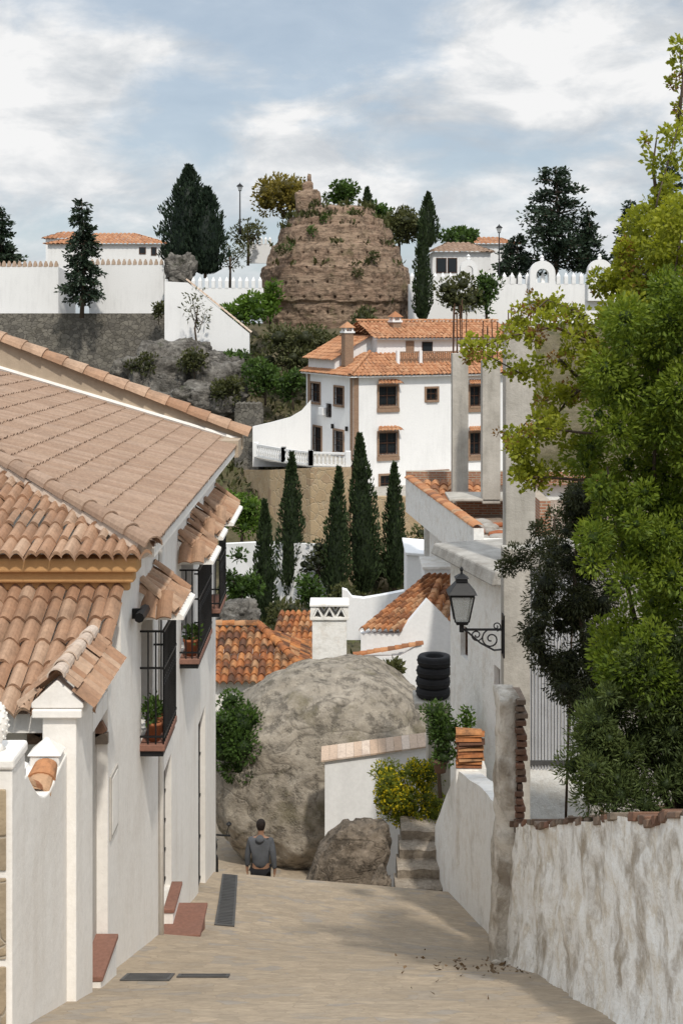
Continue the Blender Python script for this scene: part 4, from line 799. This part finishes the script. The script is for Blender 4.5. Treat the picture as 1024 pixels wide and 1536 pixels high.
def arch(label,px0,px1,pyt,pyb,Y):
    a=at(px0,pyb,Y);b=at(px1,pyt,Y); ro=(b.x-a.x)/2; ri=ro*.5; cx=(a.x+b.x)/2; zs_=b.z-ro; n=14; o=[(cx-ro,a.z)]+[(cx-ro*math.cos(math.pi*k/n),zs_+ro*math.sin(math.pi*k/n)) for k in range(n+1)]+[(cx+ro,a.z)]; i_=[(cx-ri,a.z+.6)]+[(cx-ri*math.cos(math.pi*k/n),zs_-.15+ri*math.sin(math.pi*k/n)) for k in range(n+1)]+[(cx+ri,a.z+.6)]
    m=MB()
    for (p,q,r,s) in zip(o,o[1:],i_,i_[1:]): m.hexa([(x,y,z) for y in(Y-.15,Y+.75) for x,z in(p,q,s,r)])
    m.hexa([(x,y,z) for y in(Y-.149,Y+.749) for x,z in((cx-ro,a.z-1),(cx+ro,a.z-1),(cx+ro*.99,a.z+.58),(cx-ro*.99,a.z+.58))])
    t=thing('arch',label,'arch',(cx,Y,a.z)); m.build('arch_ring',WHF,t); MB().lathe([(.12,b.z-.05),(.2,b.z+.1),(.12,b.z+.25),(.18,b.z+.35),(.0,b.z+.55)],(cx,Y+.3,0),8).build('finial',WHF,t)
arch('leftmost white arch on the crenellated wall, beside the small hill house',690,715,390,436,116.5); arch('middle white arch on the crenellated wall below the cedar',794,832,391,434,116.5); arch('rightmost white arch on the crenellated wall near the leafy tree',881,918,389,434,116.5)
def house(name,label,px0,px1,pye,pyb,pyr,Y,dep,wins=(),rmat=ORA):
    a=at(px0,pyb,Y);b=at(px1,pye,Y); t=thing(name,label,'house',((a.x+b.x)/2,Y,a.z)); MB().box(a.x,b.x,Y,Y+dep,a.z-2,b.z).build('wall',WHF,t)
    zr=at(0,pyr,Y+dep/2).z; m=MB(); n=max(6,int((b.x-a.x)/.4)); hp=min(.35,dep*.5/(b.x-a.x)); quadroof(m,(a.x-.4,Y-.4,b.z),(b.x+.4,Y-.4,b.z),(a.x-.4,Y+dep/2,zr),n,6,lambda q:min(q,1-q)/hp,r=.08,lap=.04,seg=4)
    quadroof(m,(b.x+.4,Y-.4,b.z),(b.x+.4,Y+dep+.4,b.z),(b.x+.4-hp*(b.x-a.x+.8),Y-.4,zr),n,6,lambda q:min(q,1-q)/.5,r=.08,lap=.04,seg=4); quadroof(m,(a.x-.4,Y+dep+.4,b.z),(a.x-.4,Y-.4,b.z),(a.x-.4+hp*(b.x-a.x+.8),Y+dep+.4,zr),n,6,lambda q:min(q,1-q)/.5,r=.08,lap=.04,seg=4); m.build('roof',rmat,t)
    for x0,x1,y0,y1 in wins:
        p=at(x0,y1,Y);q=at(x1,y0,Y); w=MB().box(p.x-.08,q.x+.08,Y-.06,Y-.01,p.z-.08,q.z+.08).build('window',WOOD,t); MB().box(p.x,q.x,Y-.075,Y-.062,p.z,q.z).build('pane',GLS,w)
    return t
house('hill_house','long white house with tile roof behind the left conifer',72,250,366,400,350,135,9,((210,218,372,380),(228,234,372,382)))
house('hill_house','tall plain white house end behind far left wall',69,120,358,400,348,146,6)
house('hill_house','small white house with brown roof right of the ruined tower',648,735,378,425,364,128,7,((655,668,388,408),(672,684,388,408)),TANB)
house('hill_house','white house end with brown roof beside the hill lamp post',700,775,366,425,356,140,7)
def lamppost(label,px,pyb,pyt,Y):
    b=at(px,pyb,Y); h=(pyb-pyt)/F*Y; t=thing('lamp_post',label,'street lamp',b); MB().tube([b,b+V((0,0,h*.12)),b+V((0,0,h*.14)),b+V((0,0,h*.84))],[.13,.11,.07,.05],8).build('pole',IRON,t,True)
    m=MB(); c=(b.x,b.y); frus(m,.12,.24,b.z+h*.85,b.z+h*.93,c); m.build('lantern',LGL,t); m=MB(); frus(m,.3,.08,b.z+h*.93,b.z+h*.975,c); frus(m,.05,.02,b.z+h*.976,b.z+h,c); frus(m,.13,.13,b.z+h*.84,b.z+h*.85,c); m.build('cap',IRON,t)
lamppost('black lamp post on the hilltop right of the big cypress',360,352,274,119); lamppost('thin lamp post by the hill house left of the cedar',748,420,336,119)
# ruined tower
Tw=thing('ruined_tower','ruined brown masonry tower with stepped ledges on the hilltop','tower',at(503,490,121))
cx=at(503,0,121).x; sc=121/F
prf=[(520,111),(490,109),(470,109),(455,110),(452,114),(403,110),(400,104),(371,97),(368,89),(344,83),(341,74),(329,71),(326,61),(315,58),(311,40),(308,2)]
NA=320; m=MB(); vs=[]; tab=sorted([((480-p)*sc,r*sc) for p,r in prf]); zz=np.linspace((480-520)*sc,(480-308)*sc,190)
def crs(z,A):
    q=z/.4+.35*noise.noise(V((math.cos(A)*2,math.sin(A)*2,z*.2))); f=q-math.floor(q); k=.5+.5*noise.noise(V((math.cos(A)*3,math.sin(A)*3,z*.8))); return (-.04*k if f<.2 else 0)+.05*noise.noise(V((math.floor(q)*5.1,A*7,1)))
for z in zz:
    for j in range(NA):
        A=2*math.pi*j/NA; ca,sa=math.cos(A),math.sin(A); r=ip(tab,z+.18*noise.noise(V((ca*3,sa*3,z*.3)))+.12*noise.noise(V((ca*9,sa*9,z))))
        r*=1+.035*noise.fractal(V((ca*2.2,sa*2.2,z*.25)),1.,2.,4); r+=crs(z,A)+.12*noise.fractal(V((ca*8,sa*8,z*1.4)),.9,2.,4)
        row=z/1.3+.12*noise.noise(V((ca*2,sa*2,5))); col=j/10.+.5*(int(math.floor(row))%2)
        if abs(row-math.floor(row)-.5)<.09 and abs(col-math.floor(col)-.5)<.1 and z>.5 and noise.noise(V((math.floor(col)*3.3,math.floor(row)*7.1,1)))>-.2: r-=.4
        vs.append((cx+max(r,.05)*ca,121+max(r,.05)*sa,z))
m.add(vs,[(i*NA+j,i*NA+(j+1)%NA,(i+1)*NA+(j+1)%NA,(i+1)*NA+j) for i in range(189) for j in range(NA)]); m.build('body',TOW,Tw,True)
p=at(462,312,120); rock('pinnacle','',p+V((0,0,.45)),(1.2,1.1,1.15),41,4,.22,TOW,Tw,.4,.2); rock('pinnacle_top','',p+V((0,0,1.85)),(.5,.5,.5),44,4,.3,TOW,Tw,.5,.2); rock('pinnacle_top','',p+V((.12,0,2.6)),(.2,.2,.5),45,3,.4,TOW,Tw,.7,.2)
P=[]
for _ in range(1500):
    z=(480-R.choice((310,314,328,342,369,400,453,328,369)))*sc; A=R.uniform(math.pi,2*math.pi); 
    if noise.noise(V((math.cos(A)*4,math.sin(A)*4,z)))<-.02: continue
    r=ip(tab,z-.2)*R.uniform(.93,1.02); P.append((cx+r*math.cos(A),121+r*math.sin(A),z+R.uniform(-.3,.2)))
P=np.array(P); o=leafmesh('ledge_grass',P,unit(len(P))*.6+np.array([0,-.2,.8]),.5,.4,G.random(len(P)),LOL,Tw); o['kind']='stuff'
for k_,(x,y) in enumerate(((515,340),(470,345),(536,410),(430,370),(560,385),(490,330),(418,375),(525,322))):
    q=at(x,y,121-ip(tab,(480-y)*sc)*.97); cl=mk_clumps(q,(.6,.6,.4),5,.5); P,D,a=clump_pts(cl,160); o=leafmesh('weed_tuft',P,D,.25,.4,a,LGR if k_%2 else LOL,Tw)
# crags
for k_,(x,y,w,h,Y_,s) in enumerate(((258,572,140,110,101,2),(205,580,80,80,103,3),(330,575,80,86,99,4),(270,405,45,50,111,5),(310,605,120,60,97,6),(345,700,60,80,94,9),(352,930,70,50,60,10),(232,535,50,50,104,13))):
    rock('crag',('grey limestone crag below the sloping white wall, largest of the outcrop','grey crag at left of the outcrop, behind house roof','grey crag at right of the outcrop beside bushes','small grey crag beside the big cypress on hilltop','low grey crag at foot of the outcrop','grey crag left of the grey stone battlement wall','low pale crag at the foot of left cypress','upper left grey crag under the dark stone wall')[k_],at(x,y,Y_),(w/F*Y_/2,w/F*Y_/2*.8,h/F*Y_/2*1.1),s,5,.5,CLF,None,.7,.05,fine=.16,vor=.55,ridge=.25,vs_=1.3)
# ---------------------------------------------------------------- trees
cypress('cypress at left end of the row, lowest in the valley',397,948,748,33,66,2600,.22,group=None)
cypress('second cypress from left in the row before the ochre wall',436,898,676,40,73,3000,.24)
cypress('middle cypress of the row before the ochre wall',503,908,698,36,71,2800,.23)
cypress('tallest and widest cypress of the row, left of villa windows',545,892,648,48,74,3600,.25)
cypress('cypress at right end of the row under the villa',591,884,692,34,75,2600,.24)
cypress('huge dense dark cypress on hilltop at left',281,412,247,74,114,4600,.4,LDK,.14,fat=.4); cypress('lower dark cypress leaning against the huge hilltop cypress',308,412,280,58,113,3000,.4,LDK,.14,fat=.4)
cypress('slim dark cypress just right of the ruined tower',633,482,328,26,113,2400,.3); cypress('slim cypress behind the ruin, upper right',641,372,288,30,126,1800,.32); cypress('tiny cypress tip behind the ruin top',551,330,281,17,130,800,.3)
conifer('ragged dark conifer between the two white battlement walls',123,468,294,66,110,16,7,4800,.36,None,.35,.55,.14)
conifer('dark conifer cut by the left photo edge on the hilltop',2,400,308,64,124,12,7,2600,.4,None,.2)
conifer('broad layered cedar on the skyline at right',833,414,246,135,124,10,9,6500,.42,None,-.12,.65,.1)
conifer('smaller dark conifer right of the cedar',882,415,312,62,123,11,7,2400,.4,None,.1)
conifer('dark low conifer left of the cedar',775,420,350,70,126,8,7,1800,.42,None,.0,.6)
conifer('dark conifer behind the rightmost arch',945,430,296,80,120,12,7,2600,.42,None,.1); conifer('dark conifer at far right skyline behind leafy tree',1005,420,225,80,118,12,7,2600,.42,None,.1)
T='tree'
blob('broadleaf_tree','yellow olive tree behind the ruin top at left',T,432,350,256,108,128,LYO,2600,.36,.6,22,.32,.2)
blob('broadleaf_tree','dark green tree behind the ruin top at right',T,508,320,264,54,129,LGR,1100,.36,.6,12,.36,.2)
blob('broadleaf_tree','olive green tree on the slope right of the ruin top',T,598,385,298,86,128,LOL,2400,.36,.55,20,.32,.15); blob('broadleaf_tree','dark tree low behind the ruin right shoulder',T,570,350,305,50,131,LGR,700,.4,.55,10,.36,.15)
blob('broadleaf_tree','flat topped tree behind the small hill house',T,690,385,342,66,136,LGR,1100,.42,.55,14,.34,.35); blob('broadleaf_tree','grey green small tree left of the ruin',T,372,392,318,60,122,LOL,800,.35,.4,14,.3,.25,core=False)
blob('bare_tree','sparse grey twiggy tree behind the crenellated wall',T,345,425,355,70,116,LOL,350,.35,.3,16,.28,.3,core=False,tw=.03); blob('bare_tree','sparse twiggy tree before the sloping white wall',T,297,525,428,64,101,LOL,160,.35,.3,16,.28,.3,core=False,tw=.02)
B='shrub'
for i_,(lb,x,yb,yt,w,Y_,mt,N,lf) in enumerate((
 ('bright green bush below the crenellated wall',366,492,440,84,106,LBR,1900,.32),('bright green climber against the ruin base',405,490,412,36,107,LBR,800,.34),('olive bush on slope below the ruin',432,572,488,100,100,LOL,2200,.3),
 ('dark green bush beside the crag',398,600,532,64,97,LGR,1500,.28),('green bush left of the villa roof',440,606,552,54,95,LGR,1200,.28),('olive bush at foot of the ruin above villa',475,545,490,60,103,LOL,1000,.34),('small conifer like bush at right ruin foot',548,510,455,46,108,LOL,800,.3),
 ('olive bush before the long crenellated wall',688,486,412,76,112,LOL,1300,.34),('green bush right of the olive bush at crenellated wall',730,490,405,44,112,LGR,800,.32),('bright green bush by the house corner, above yard wall',362,812,730,76,78,LBR,1600,.25),('dark green bush left of the left cypress',362,932,822,58,62,LGR,1700,.2),
 ('green bush at feet of the middle cypresses',468,912,862,52,69,LGR,900,.22),('brown green thicket right of the row of cypresses',628,868,786,90,77,LOL,1500,.26),('dark thicket behind right cypresses',565,880,818,70,78,LBK,1100,.26),('brown climber on the yard wall',478,880,812,60,71.5,LBK,500,.22),
 ('low green bush between left cypresses',425,945,905,70,62,LOL,900,.2),('dark shrub between crag and stone battlements',340,610,570,60,95,LOL,900,.3),('dark green bush between house corner and boulder',348,1190,1030,100,28.2,LGR,4200,.09),('small weed clump above the boulder by the ledge',592,1020,985,36,31,LOL,300,.14),('green bush behind the dark stone wall end',238,480,452,24,110,LOL,300,.3),('scrub at foot of yard wall behind chimney',520,905,880,60,58,LOL,500,.2),
 ('olive scrub growing in the cleft of the largest crag',292,560,525,44,98,LOL,700,.28),('low green scrub at left foot of the outcrop',215,560,530,50,99,LOL,700,.28),('green scrub under the sloping white wall end',350,560,522,60,100,LGR,800,.28))):
    blob('shrub',lb,B,x,yb,yt,w,Y_,mt,N,lf,.5,16,.34,.06,core=True)
P=[];
for _ in range(6000):
    Y_=R.choice((R.uniform(86,112),R.uniform(44,79))); x=R.uniform(-16,6 if Y_<80 else 1); P.append((x,Y_,terr(x,Y_)+.05))
P=np.array(P); o=leafmesh('hillside_scrub',P,unit(len(P))*.7+np.array([0,0,.7]),.5,.4,G.random(len(P)),LOL,None); tag(o,'low scrub and grass growing over the hillside','scrub',None,'stuff')
# right foreground vegetation
def bushy(name,label,cl,N,leaf,asp,mat,base,stems,shell=.5,up=.1,cat='tree',tr=.03,core=None):
    t=thing(name,label,cat,base); m=MB()
    for p in stems: 
        p=[V(q) for q in p]; m.tube(p,[tr*(1-.75*i/(len(p)-1)) for i in range(len(p))],6)
    m.build('trunk',BARK,t,True); P,D,a=clump_pts(cl,N,shell,up); leafmesh('crown',P,D,leaf,asp,a,mat,t,core); return t
def pxcl(lst,Y,dY=.5):
    out=[]
    for x,y,r in lst:
        q=r/F*Y; out.append((np.array(at(x,y,Y+R.uniform(-dY,dY))),np.array([q,q,q])))
    return out
ls=[]
for _ in range(185):
    y=R.uniform(430,1050); x0=ip([(430,965),(480,920),(560,892),(680,862),(800,866),(900,882),(1050,905)],y); x=R.uniform(x0+10,1110); ls.append((x,y,R.uniform(13,36)))
bs=(2.75,10.8,wt(10.8)+.0)
cl=pxcl(ls,10.6,.7)
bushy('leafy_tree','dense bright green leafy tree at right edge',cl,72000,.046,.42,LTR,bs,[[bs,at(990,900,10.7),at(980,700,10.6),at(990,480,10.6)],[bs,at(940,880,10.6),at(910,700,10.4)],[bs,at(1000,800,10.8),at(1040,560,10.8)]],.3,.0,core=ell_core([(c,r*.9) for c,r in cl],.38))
# yellow green branches
br=[[(990,800),(985,600),(965,430),(985,300),(1016,190)],[(985,620),(900,520),(830,490),(760,505),(700,528)],[(960,600),(880,580),(820,600),(760,665)],[(970,450),(945,410),(925,370)],[(985,640),(880,650),(800,640),(775,690)],[(985,300),(978,250),(985,200)],[(1016,190),(1024,120),(1018,75)],[(900,520),(870,470),(820,450),(785,480)],[(880,580),(840,540),(780,560),(725,530)],[(985,600),(1010,420),(1024,330)],[(985,700),(870,720),(800,715),(785,720)],[(965,430),(925,440),(900,420)],[(900,560),(850,600),(810,660)]]
bs=(3.0,11.6,wt(11.6)); st=[]; cl=[];clr=[]
for k_,b_ in enumerate(br):
    Y_=11.3+R.uniform(-.5,.5); p=[at(x,y,Y_) for x,y in b_]; st.append(p if k_ else [V(bs)]+p)
    for i_ in range(len(p)-1):
        for q in range(4 if k_ in(0,5,6) and i_>=(0 if k_ else 3) else 10):
            t_=(i_+R.random())/(len(p)-1)
            if t_<.25 and k_: continue
            c=p[i_].lerp(p[i_+1],R.random())+V((R.uniform(-.1,.1),R.uniform(-.15,.15),R.uniform(-.1,.1))); r=R.uniform(.025,.085)
            (clr if (R.random()<.3 and k_ in(1,2,7,8)) else cl).append((np.array(c),np.array([r,r,r])))
ls=[]
for _ in range(85):
    y=R.uniform(305,540); x0=ip([(305,960),(350,930),(420,905),(480,862),(540,845)],y); x=R.uniform(x0+6,1060); ls.append((x,y,R.uniform(9,21)))
for x,y in ((1010,200),(1020,240),(1000,270),(1015,300),(990,290),(1022,160),(1000,230)): ls.append((x,y,R.uniform(9,14)))
cl+=pxcl(ls,11.2,.6)
t=bushy('yellow_leaved_tree','sprawling tree with yellow green leaves reaching left over the columns',cl,19000,.044,.7,LYE,bs,st,.2,.1,tr=.018)
P,D,a=clump_pts(clr+cl[::9],3000,.2,.1); leafmesh('russet_leaves',P,D,.034,.5,a,LRU,t)
ls=[]
for _ in range(105):
    y=R.uniform(725,1070); x0,x1=ip([(725,848),(800,838),(880,798),(960,783),(1020,826),(1070,848)],y),ip([(725,905),(900,925),(1070,910)],y); ls.append((R.uniform(x0+8,x1),y,R.uniform(11,25)))
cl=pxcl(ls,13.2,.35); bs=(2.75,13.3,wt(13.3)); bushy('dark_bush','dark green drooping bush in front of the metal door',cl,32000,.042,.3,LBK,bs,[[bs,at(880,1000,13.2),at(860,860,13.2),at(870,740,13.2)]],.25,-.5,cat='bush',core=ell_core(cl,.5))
ls=[(x+R.uniform(-10,10),y+R.uniform(-8,8),R.uniform(9,17)) for x,y in ((760,850),(775,835),(790,820),(800,800),(815,790),(825,830),(805,840),(780,850),(835,810),(750,855),(830,780),(820,815),(790,845))]
cl=pxcl(ls,14.5,.2); bs=(2.5,14.9,wt(14.9)); bushy('climbing_shrub','small dark shrub leaning over the concrete post',cl,3200,.04,.4,LBK,bs,[[bs,at(860,850,14.6),at(810,830,14.5),at(755,852,14.5)],[at(840,840,14.5),at(830,780,14.5),at(845,760,14.5)]],.2,.2,cat='shrub',tr=.015)
ls=[]
for _ in range(165):
    y=R.uniform(960,1212); x0=ip([(960,965),(1020,905),(1090,865),(1150,838),(1212,825)],y); ls.append((R.uniform(x0+10,1120),y,R.uniform(14,32)))
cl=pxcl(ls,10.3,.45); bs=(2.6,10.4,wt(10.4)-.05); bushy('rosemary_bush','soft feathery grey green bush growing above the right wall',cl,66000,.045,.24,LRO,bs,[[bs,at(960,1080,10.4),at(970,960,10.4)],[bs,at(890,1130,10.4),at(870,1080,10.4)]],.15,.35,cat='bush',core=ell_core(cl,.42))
# ---------------------------------------------------------------- person
SKI=plain('skin',(.3,.17,.11),.6,.1,5,0); HOO=plain('grey_hoodie',(.09,.095,.105),.95,.2,6,.3,0,60); TRO=plain('black_trousers',(.012,.012,.014),.9,.2,6,.2); HAI=plain('dark_hair',(.015,.01,.008),.7,.3,20,.5,0,80)
def skin(name,vs,es,rs,mat,parent,sub=2):
    me=bpy.data.meshes.new(name); me.from_pydata(vs,es,[]); o=link(name,me,parent); me.materials.append(mat)
    o.modifiers.new('skin','SKIN'); o.modifiers['skin'].use_smooth_shade=True
    for i,r in enumerate(rs): me.skin_vertices[0].data[i].radius=(r if isinstance(r,tuple) else (r,r)); me.skin_vertices[0].data[i].use_root=(i==0)
    q=o.modifiers.new('sub','SUBSURF'); q.levels=sub; q.render_levels=sub; return o
px_,py_=-1.43,23.65; pz=sz(px_,py_)+.01
Pe=thing('person','person walking away down the street in dark grey hoodie and black trousers','person',(px_,py_,pz)); Pe.rotation_euler=(0,0,-.1)
vs=[(0,0,.94),(0,.0,1.15),(0,.01,1.36),(0,.015,1.47),(0,.03,1.56),(0,.035,1.64),(0,.03,1.7),(0,.03,1.735)]; rs=[(.14,.1),(.13,.1),(.15,.1),.052,(.062,.075),(.078,.095),(.055,.065),.02]; es=[(i,i+1) for i in range(7)]
def chain(start,pts,rr):
    k=start
    for p,r in zip(pts,rr): vs.append(p); rs.append(r); es.append((k,len(vs)-1)); k=len(vs)-1
    return k
for s in(-1,1):
    f=.16 if s>0 else -.14
    chain(0,[(s*.095,0,.87),(s*.1,f*.6,.5),(s*.1,f-.06 if s<0 else f,.09),(s*.11,f+.14,.04)],[.082,.055,.04,.035])
    k=chain(2,[(s*.185,0,1.4),(s*.245,-.03*s-.03,1.13),(s*.255,.02-.1*s*.4,.9),(s*.252,.03-.1*s*.4,.83)],[.055,.042,.03,.026])
    b=vs[k]
    for q in range(4): chain(k,[(b[0]-.004,b[1]-.03+.02*q,b[2]-.045),(b[0]-.012*s,b[1]-.03+.02*q,b[2]-.085+abs(q-1.5)*.006)],[.009,.008])
    chain(k,[(b[0]-.01*s,b[1]+.04,b[2]-.02),(b[0]-.014*s,b[1]+.048,b[2]-.05)],[.01,.008])
skin('body',vs,es,rs,SKI,Pe)
hv=[(0,0,.88),(0,0,1.1),(0,-.005,1.32),(0,0,1.44)];hr=[(.17,.13),(.165,.13),(.18,.13),.08];he=[(0,1),(1,2),(2,3)]
for s in(-1,1):
    for p,r in(((s*.185,0,1.385),.072),((s*.235,-.03*s-.03,1.13),.058),((s*.25,.02-.04*s,.9),.046)):
        hv.append(p);hr.append(r); n=len(hv)-1; he.append((2,n) if r==.072 else (n-1,n))
hd=skin('hoodie',hv,he,hr,HOO,Pe)
skin('hood',[(0,-.09,1.44),(0,-.13,1.38),(.07,-.06,1.47),(-.07,-.06,1.47)],[(0,1),(0,2),(0,3)],[.06,.05,.05,.05],HOO,Pe)
tv=[(0,0,.92)];tr_=[(.16,.12)];te=[]
for s in(-1,1):
    f=.16 if s>0 else -.14; k=0
    for p,r in(((s*.095,0,.84),.1),((s*.1,f*.6,.5),.076),((s*.1,f-.06 if s<0 else f,.1),.058)): tv.append(p);tr_.append(r);te.append((k,len(tv)-1));k=len(tv)-1
skin('trousers',tv,te,tr_,TRO,Pe)
for s in(-1,1):
    f=.16 if s>0 else -.14; y=f-.06 if s<0 else f; skin('shoe',[(s*.1,y-.04,.05),(s*.105,y+.08,.045),(s*.11,y+.17,.035)],[(0,1),(1,2)],[.052,.05,.04],TRO,Pe)
skin('hair',[(0,-.005,1.56),(0,.0,1.6),(0,.015,1.66),(0,.022,1.71),(0,.025,1.745),(0,.025,1.76)],[(i,i+1) for i in range(5)],[(.05,.045),(.078,.075),(.094,.1),(.086,.092),(.056,.06),(.02,.02)],HAI,Pe)
# moped
Mo=thing('moped','black moped parked beyond the white house corner','moped',(-2.4,25.6,-11.1)); z=sz(-2.2,25.6)+.01; x=-2.5
for y in(25.1,26.3): w=MB().torus((x,y,z+.27),.22,.055,'x',24,8).build('wheel',RUB,Mo,True); MB().tube([(x-.05,y,z+.27),(x+.05,y,z+.27)],.06,10).build('hub',STL,w)
m=MB(); m.tube([(x,25.15,z+.5),(x,25.5,z+.55),(x,25.75,z+.35),(x,26.05,z+.35),(x,26.2,z+.75),(x,26.15,z+.98)],[.1,.15,.12,.1,.07,.04],8); m.build('body',IRON,Mo,True)
m=MB(); m.tube([(x,25.0,z+.7),(x,25.3,z+.73),(x,25.7,z+.7)],[.08,.13,.1],8); m.build('seat',RUB,Mo,True)
m=MB(); m.tube([(x-.33,26.05,z+1.02),(x,26.15,z+1.0),(x+.33,26.05,z+1.02)],.018,6); m.tube([(x+.25,26.1,z+1.02),(x+.3,26.12,z+1.2)],.008,5); m.lathe([(.01,-.05),(.06,0),(.01,.05)],(x+.3,26.12,z+1.22),10); m.build('handlebar',IRON,Mo)
m=MB(); m.lathe([(.01,-.08),(.08,0),(.01,.08)],(x,26.28,z+.85),10); m.build('headlight',LGL,Mo,True)
# ---------------------------------------------------------------- light, sky, camera
sd=V((.17,-.6,.78)).normalized()
L=bpy.data.lights.new('sun','SUN'); L.energy=2.8; L.angle=math.radians(2.5); L.color=(1,.94,.84); lo=bpy.data.objects.new('sun',L); C.objects.link(lo); lo.rotation_euler=sd.to_track_quat('Z','Y').to_euler()
W=bpy.data.worlds.new('World'); bpy.context.scene.world=W; W.use_nodes=True; nt=W.node_tree; bg=nt.nodes['Background']; bg.inputs[1].default_value=.1
sk=nt.nodes.new('ShaderNodeTexSky'); sk.sky_type='NISHITA'; sk.sun_disc=False; sk.sun_elevation=math.asin(sd.z); sk.sun_rotation=math.atan2(sd.x,sd.y)
tc=nt.nodes.new('ShaderNodeTexCoord'); g=tc.outputs['Generated']
def vm(op,a,b):
    n=nt.nodes.new('ShaderNodeVectorMath'); n.operation=op; nt.links.new(a,n.inputs[0]); n.inputs[1].default_value=b; return n
s1=vm('MULTIPLY',g,(1,1,2.2)).outputs[0]
n1=noi(nt,s1,7.5,9,.58,.3); n2=noi(nt,vm('ADD',s1,(.3,.1,.05)).outputs[0],13,9,.6,.3)
def cum(px,py,rad,zs=1.35):
    d=V(((px-512)/F,1,(480-py)/F)).normalized(); q=vm('MULTIPLY',vm('SUBTRACT',g,tuple(d)).outputs[0],(1,1,zs)); l=nt.nodes.new('ShaderNodeVectorMath'); l.operation='LENGTH'; nt.links.new(q.outputs[0],l.inputs[0])
    return rmp(nt,mth(nt,'DIVIDE',l.outputs['Value'],rad),[(.15,1.),(1.,0.)])
c1=mth(nt,'MAXIMUM',cum(745,90,.09),cum(800,130,.07)); c2=cum(40,215,.1); c3=cum(560,300,.12,2.5); gr=cum(700,190,.11,2.0); hole=mth(nt,'MAXIMUM',cum(400,60,.12),cum(300,140,.06))
den=mth(nt,'ADD',n1,mth(nt,'MULTIPLY',mth(nt,'MAXIMUM',mth(nt,'MAXIMUM',c1,c2),mth(nt,'MULTIPLY',c3,.5)),.2)); den=mth(nt,'SUBTRACT',den,mth(nt,'MULTIPLY',hole,.14))
mask=rmp(nt,den,[(.4,.25),(.58,1.)])
sh=mth(nt,'ADD',mth(nt,'MULTIPLY',n2,.75),mth(nt,'MULTIPLY',den,.4)); sh=mth(nt,'SUBTRACT',sh,mth(nt,'MULTIPLY',gr,.12)); sh=mth(nt,'ADD',sh,mth(nt,'MULTIPLY',c1,.07))
shade=rmp(nt,sh,[(.4,(5.0,5.4,5.9)),(.55,(6.6,6.9,7.2)),(.7,(9.2,9.2,9.2))])
skc=mix(nt,.55,sk.outputs[0],(5.4,6.5,7.6))
fin=mix(nt,mask,skc,shade)
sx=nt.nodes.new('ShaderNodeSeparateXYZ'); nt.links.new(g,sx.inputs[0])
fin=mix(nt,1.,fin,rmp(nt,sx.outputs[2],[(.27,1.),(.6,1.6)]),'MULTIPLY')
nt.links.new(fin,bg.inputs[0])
cd=bpy.data.cameras.new('camera'); cam=bpy.data.objects.new('camera',cd); C.objects.link(cam); cam.rotation_euler=(math.pi/2,0,0); cd.sensor_width=36; cd.lens=2000/1536*36; cd.shift_y=-288/1536; cd.clip_end=6000; cd.clip_start=.1
bpy.context.scene.camera=cam
sc_=bpy.context.scene; sc_.view_settings.view_transform='Standard'; sc_.view_settings.look='None'; sc_.view_settings.exposure=0
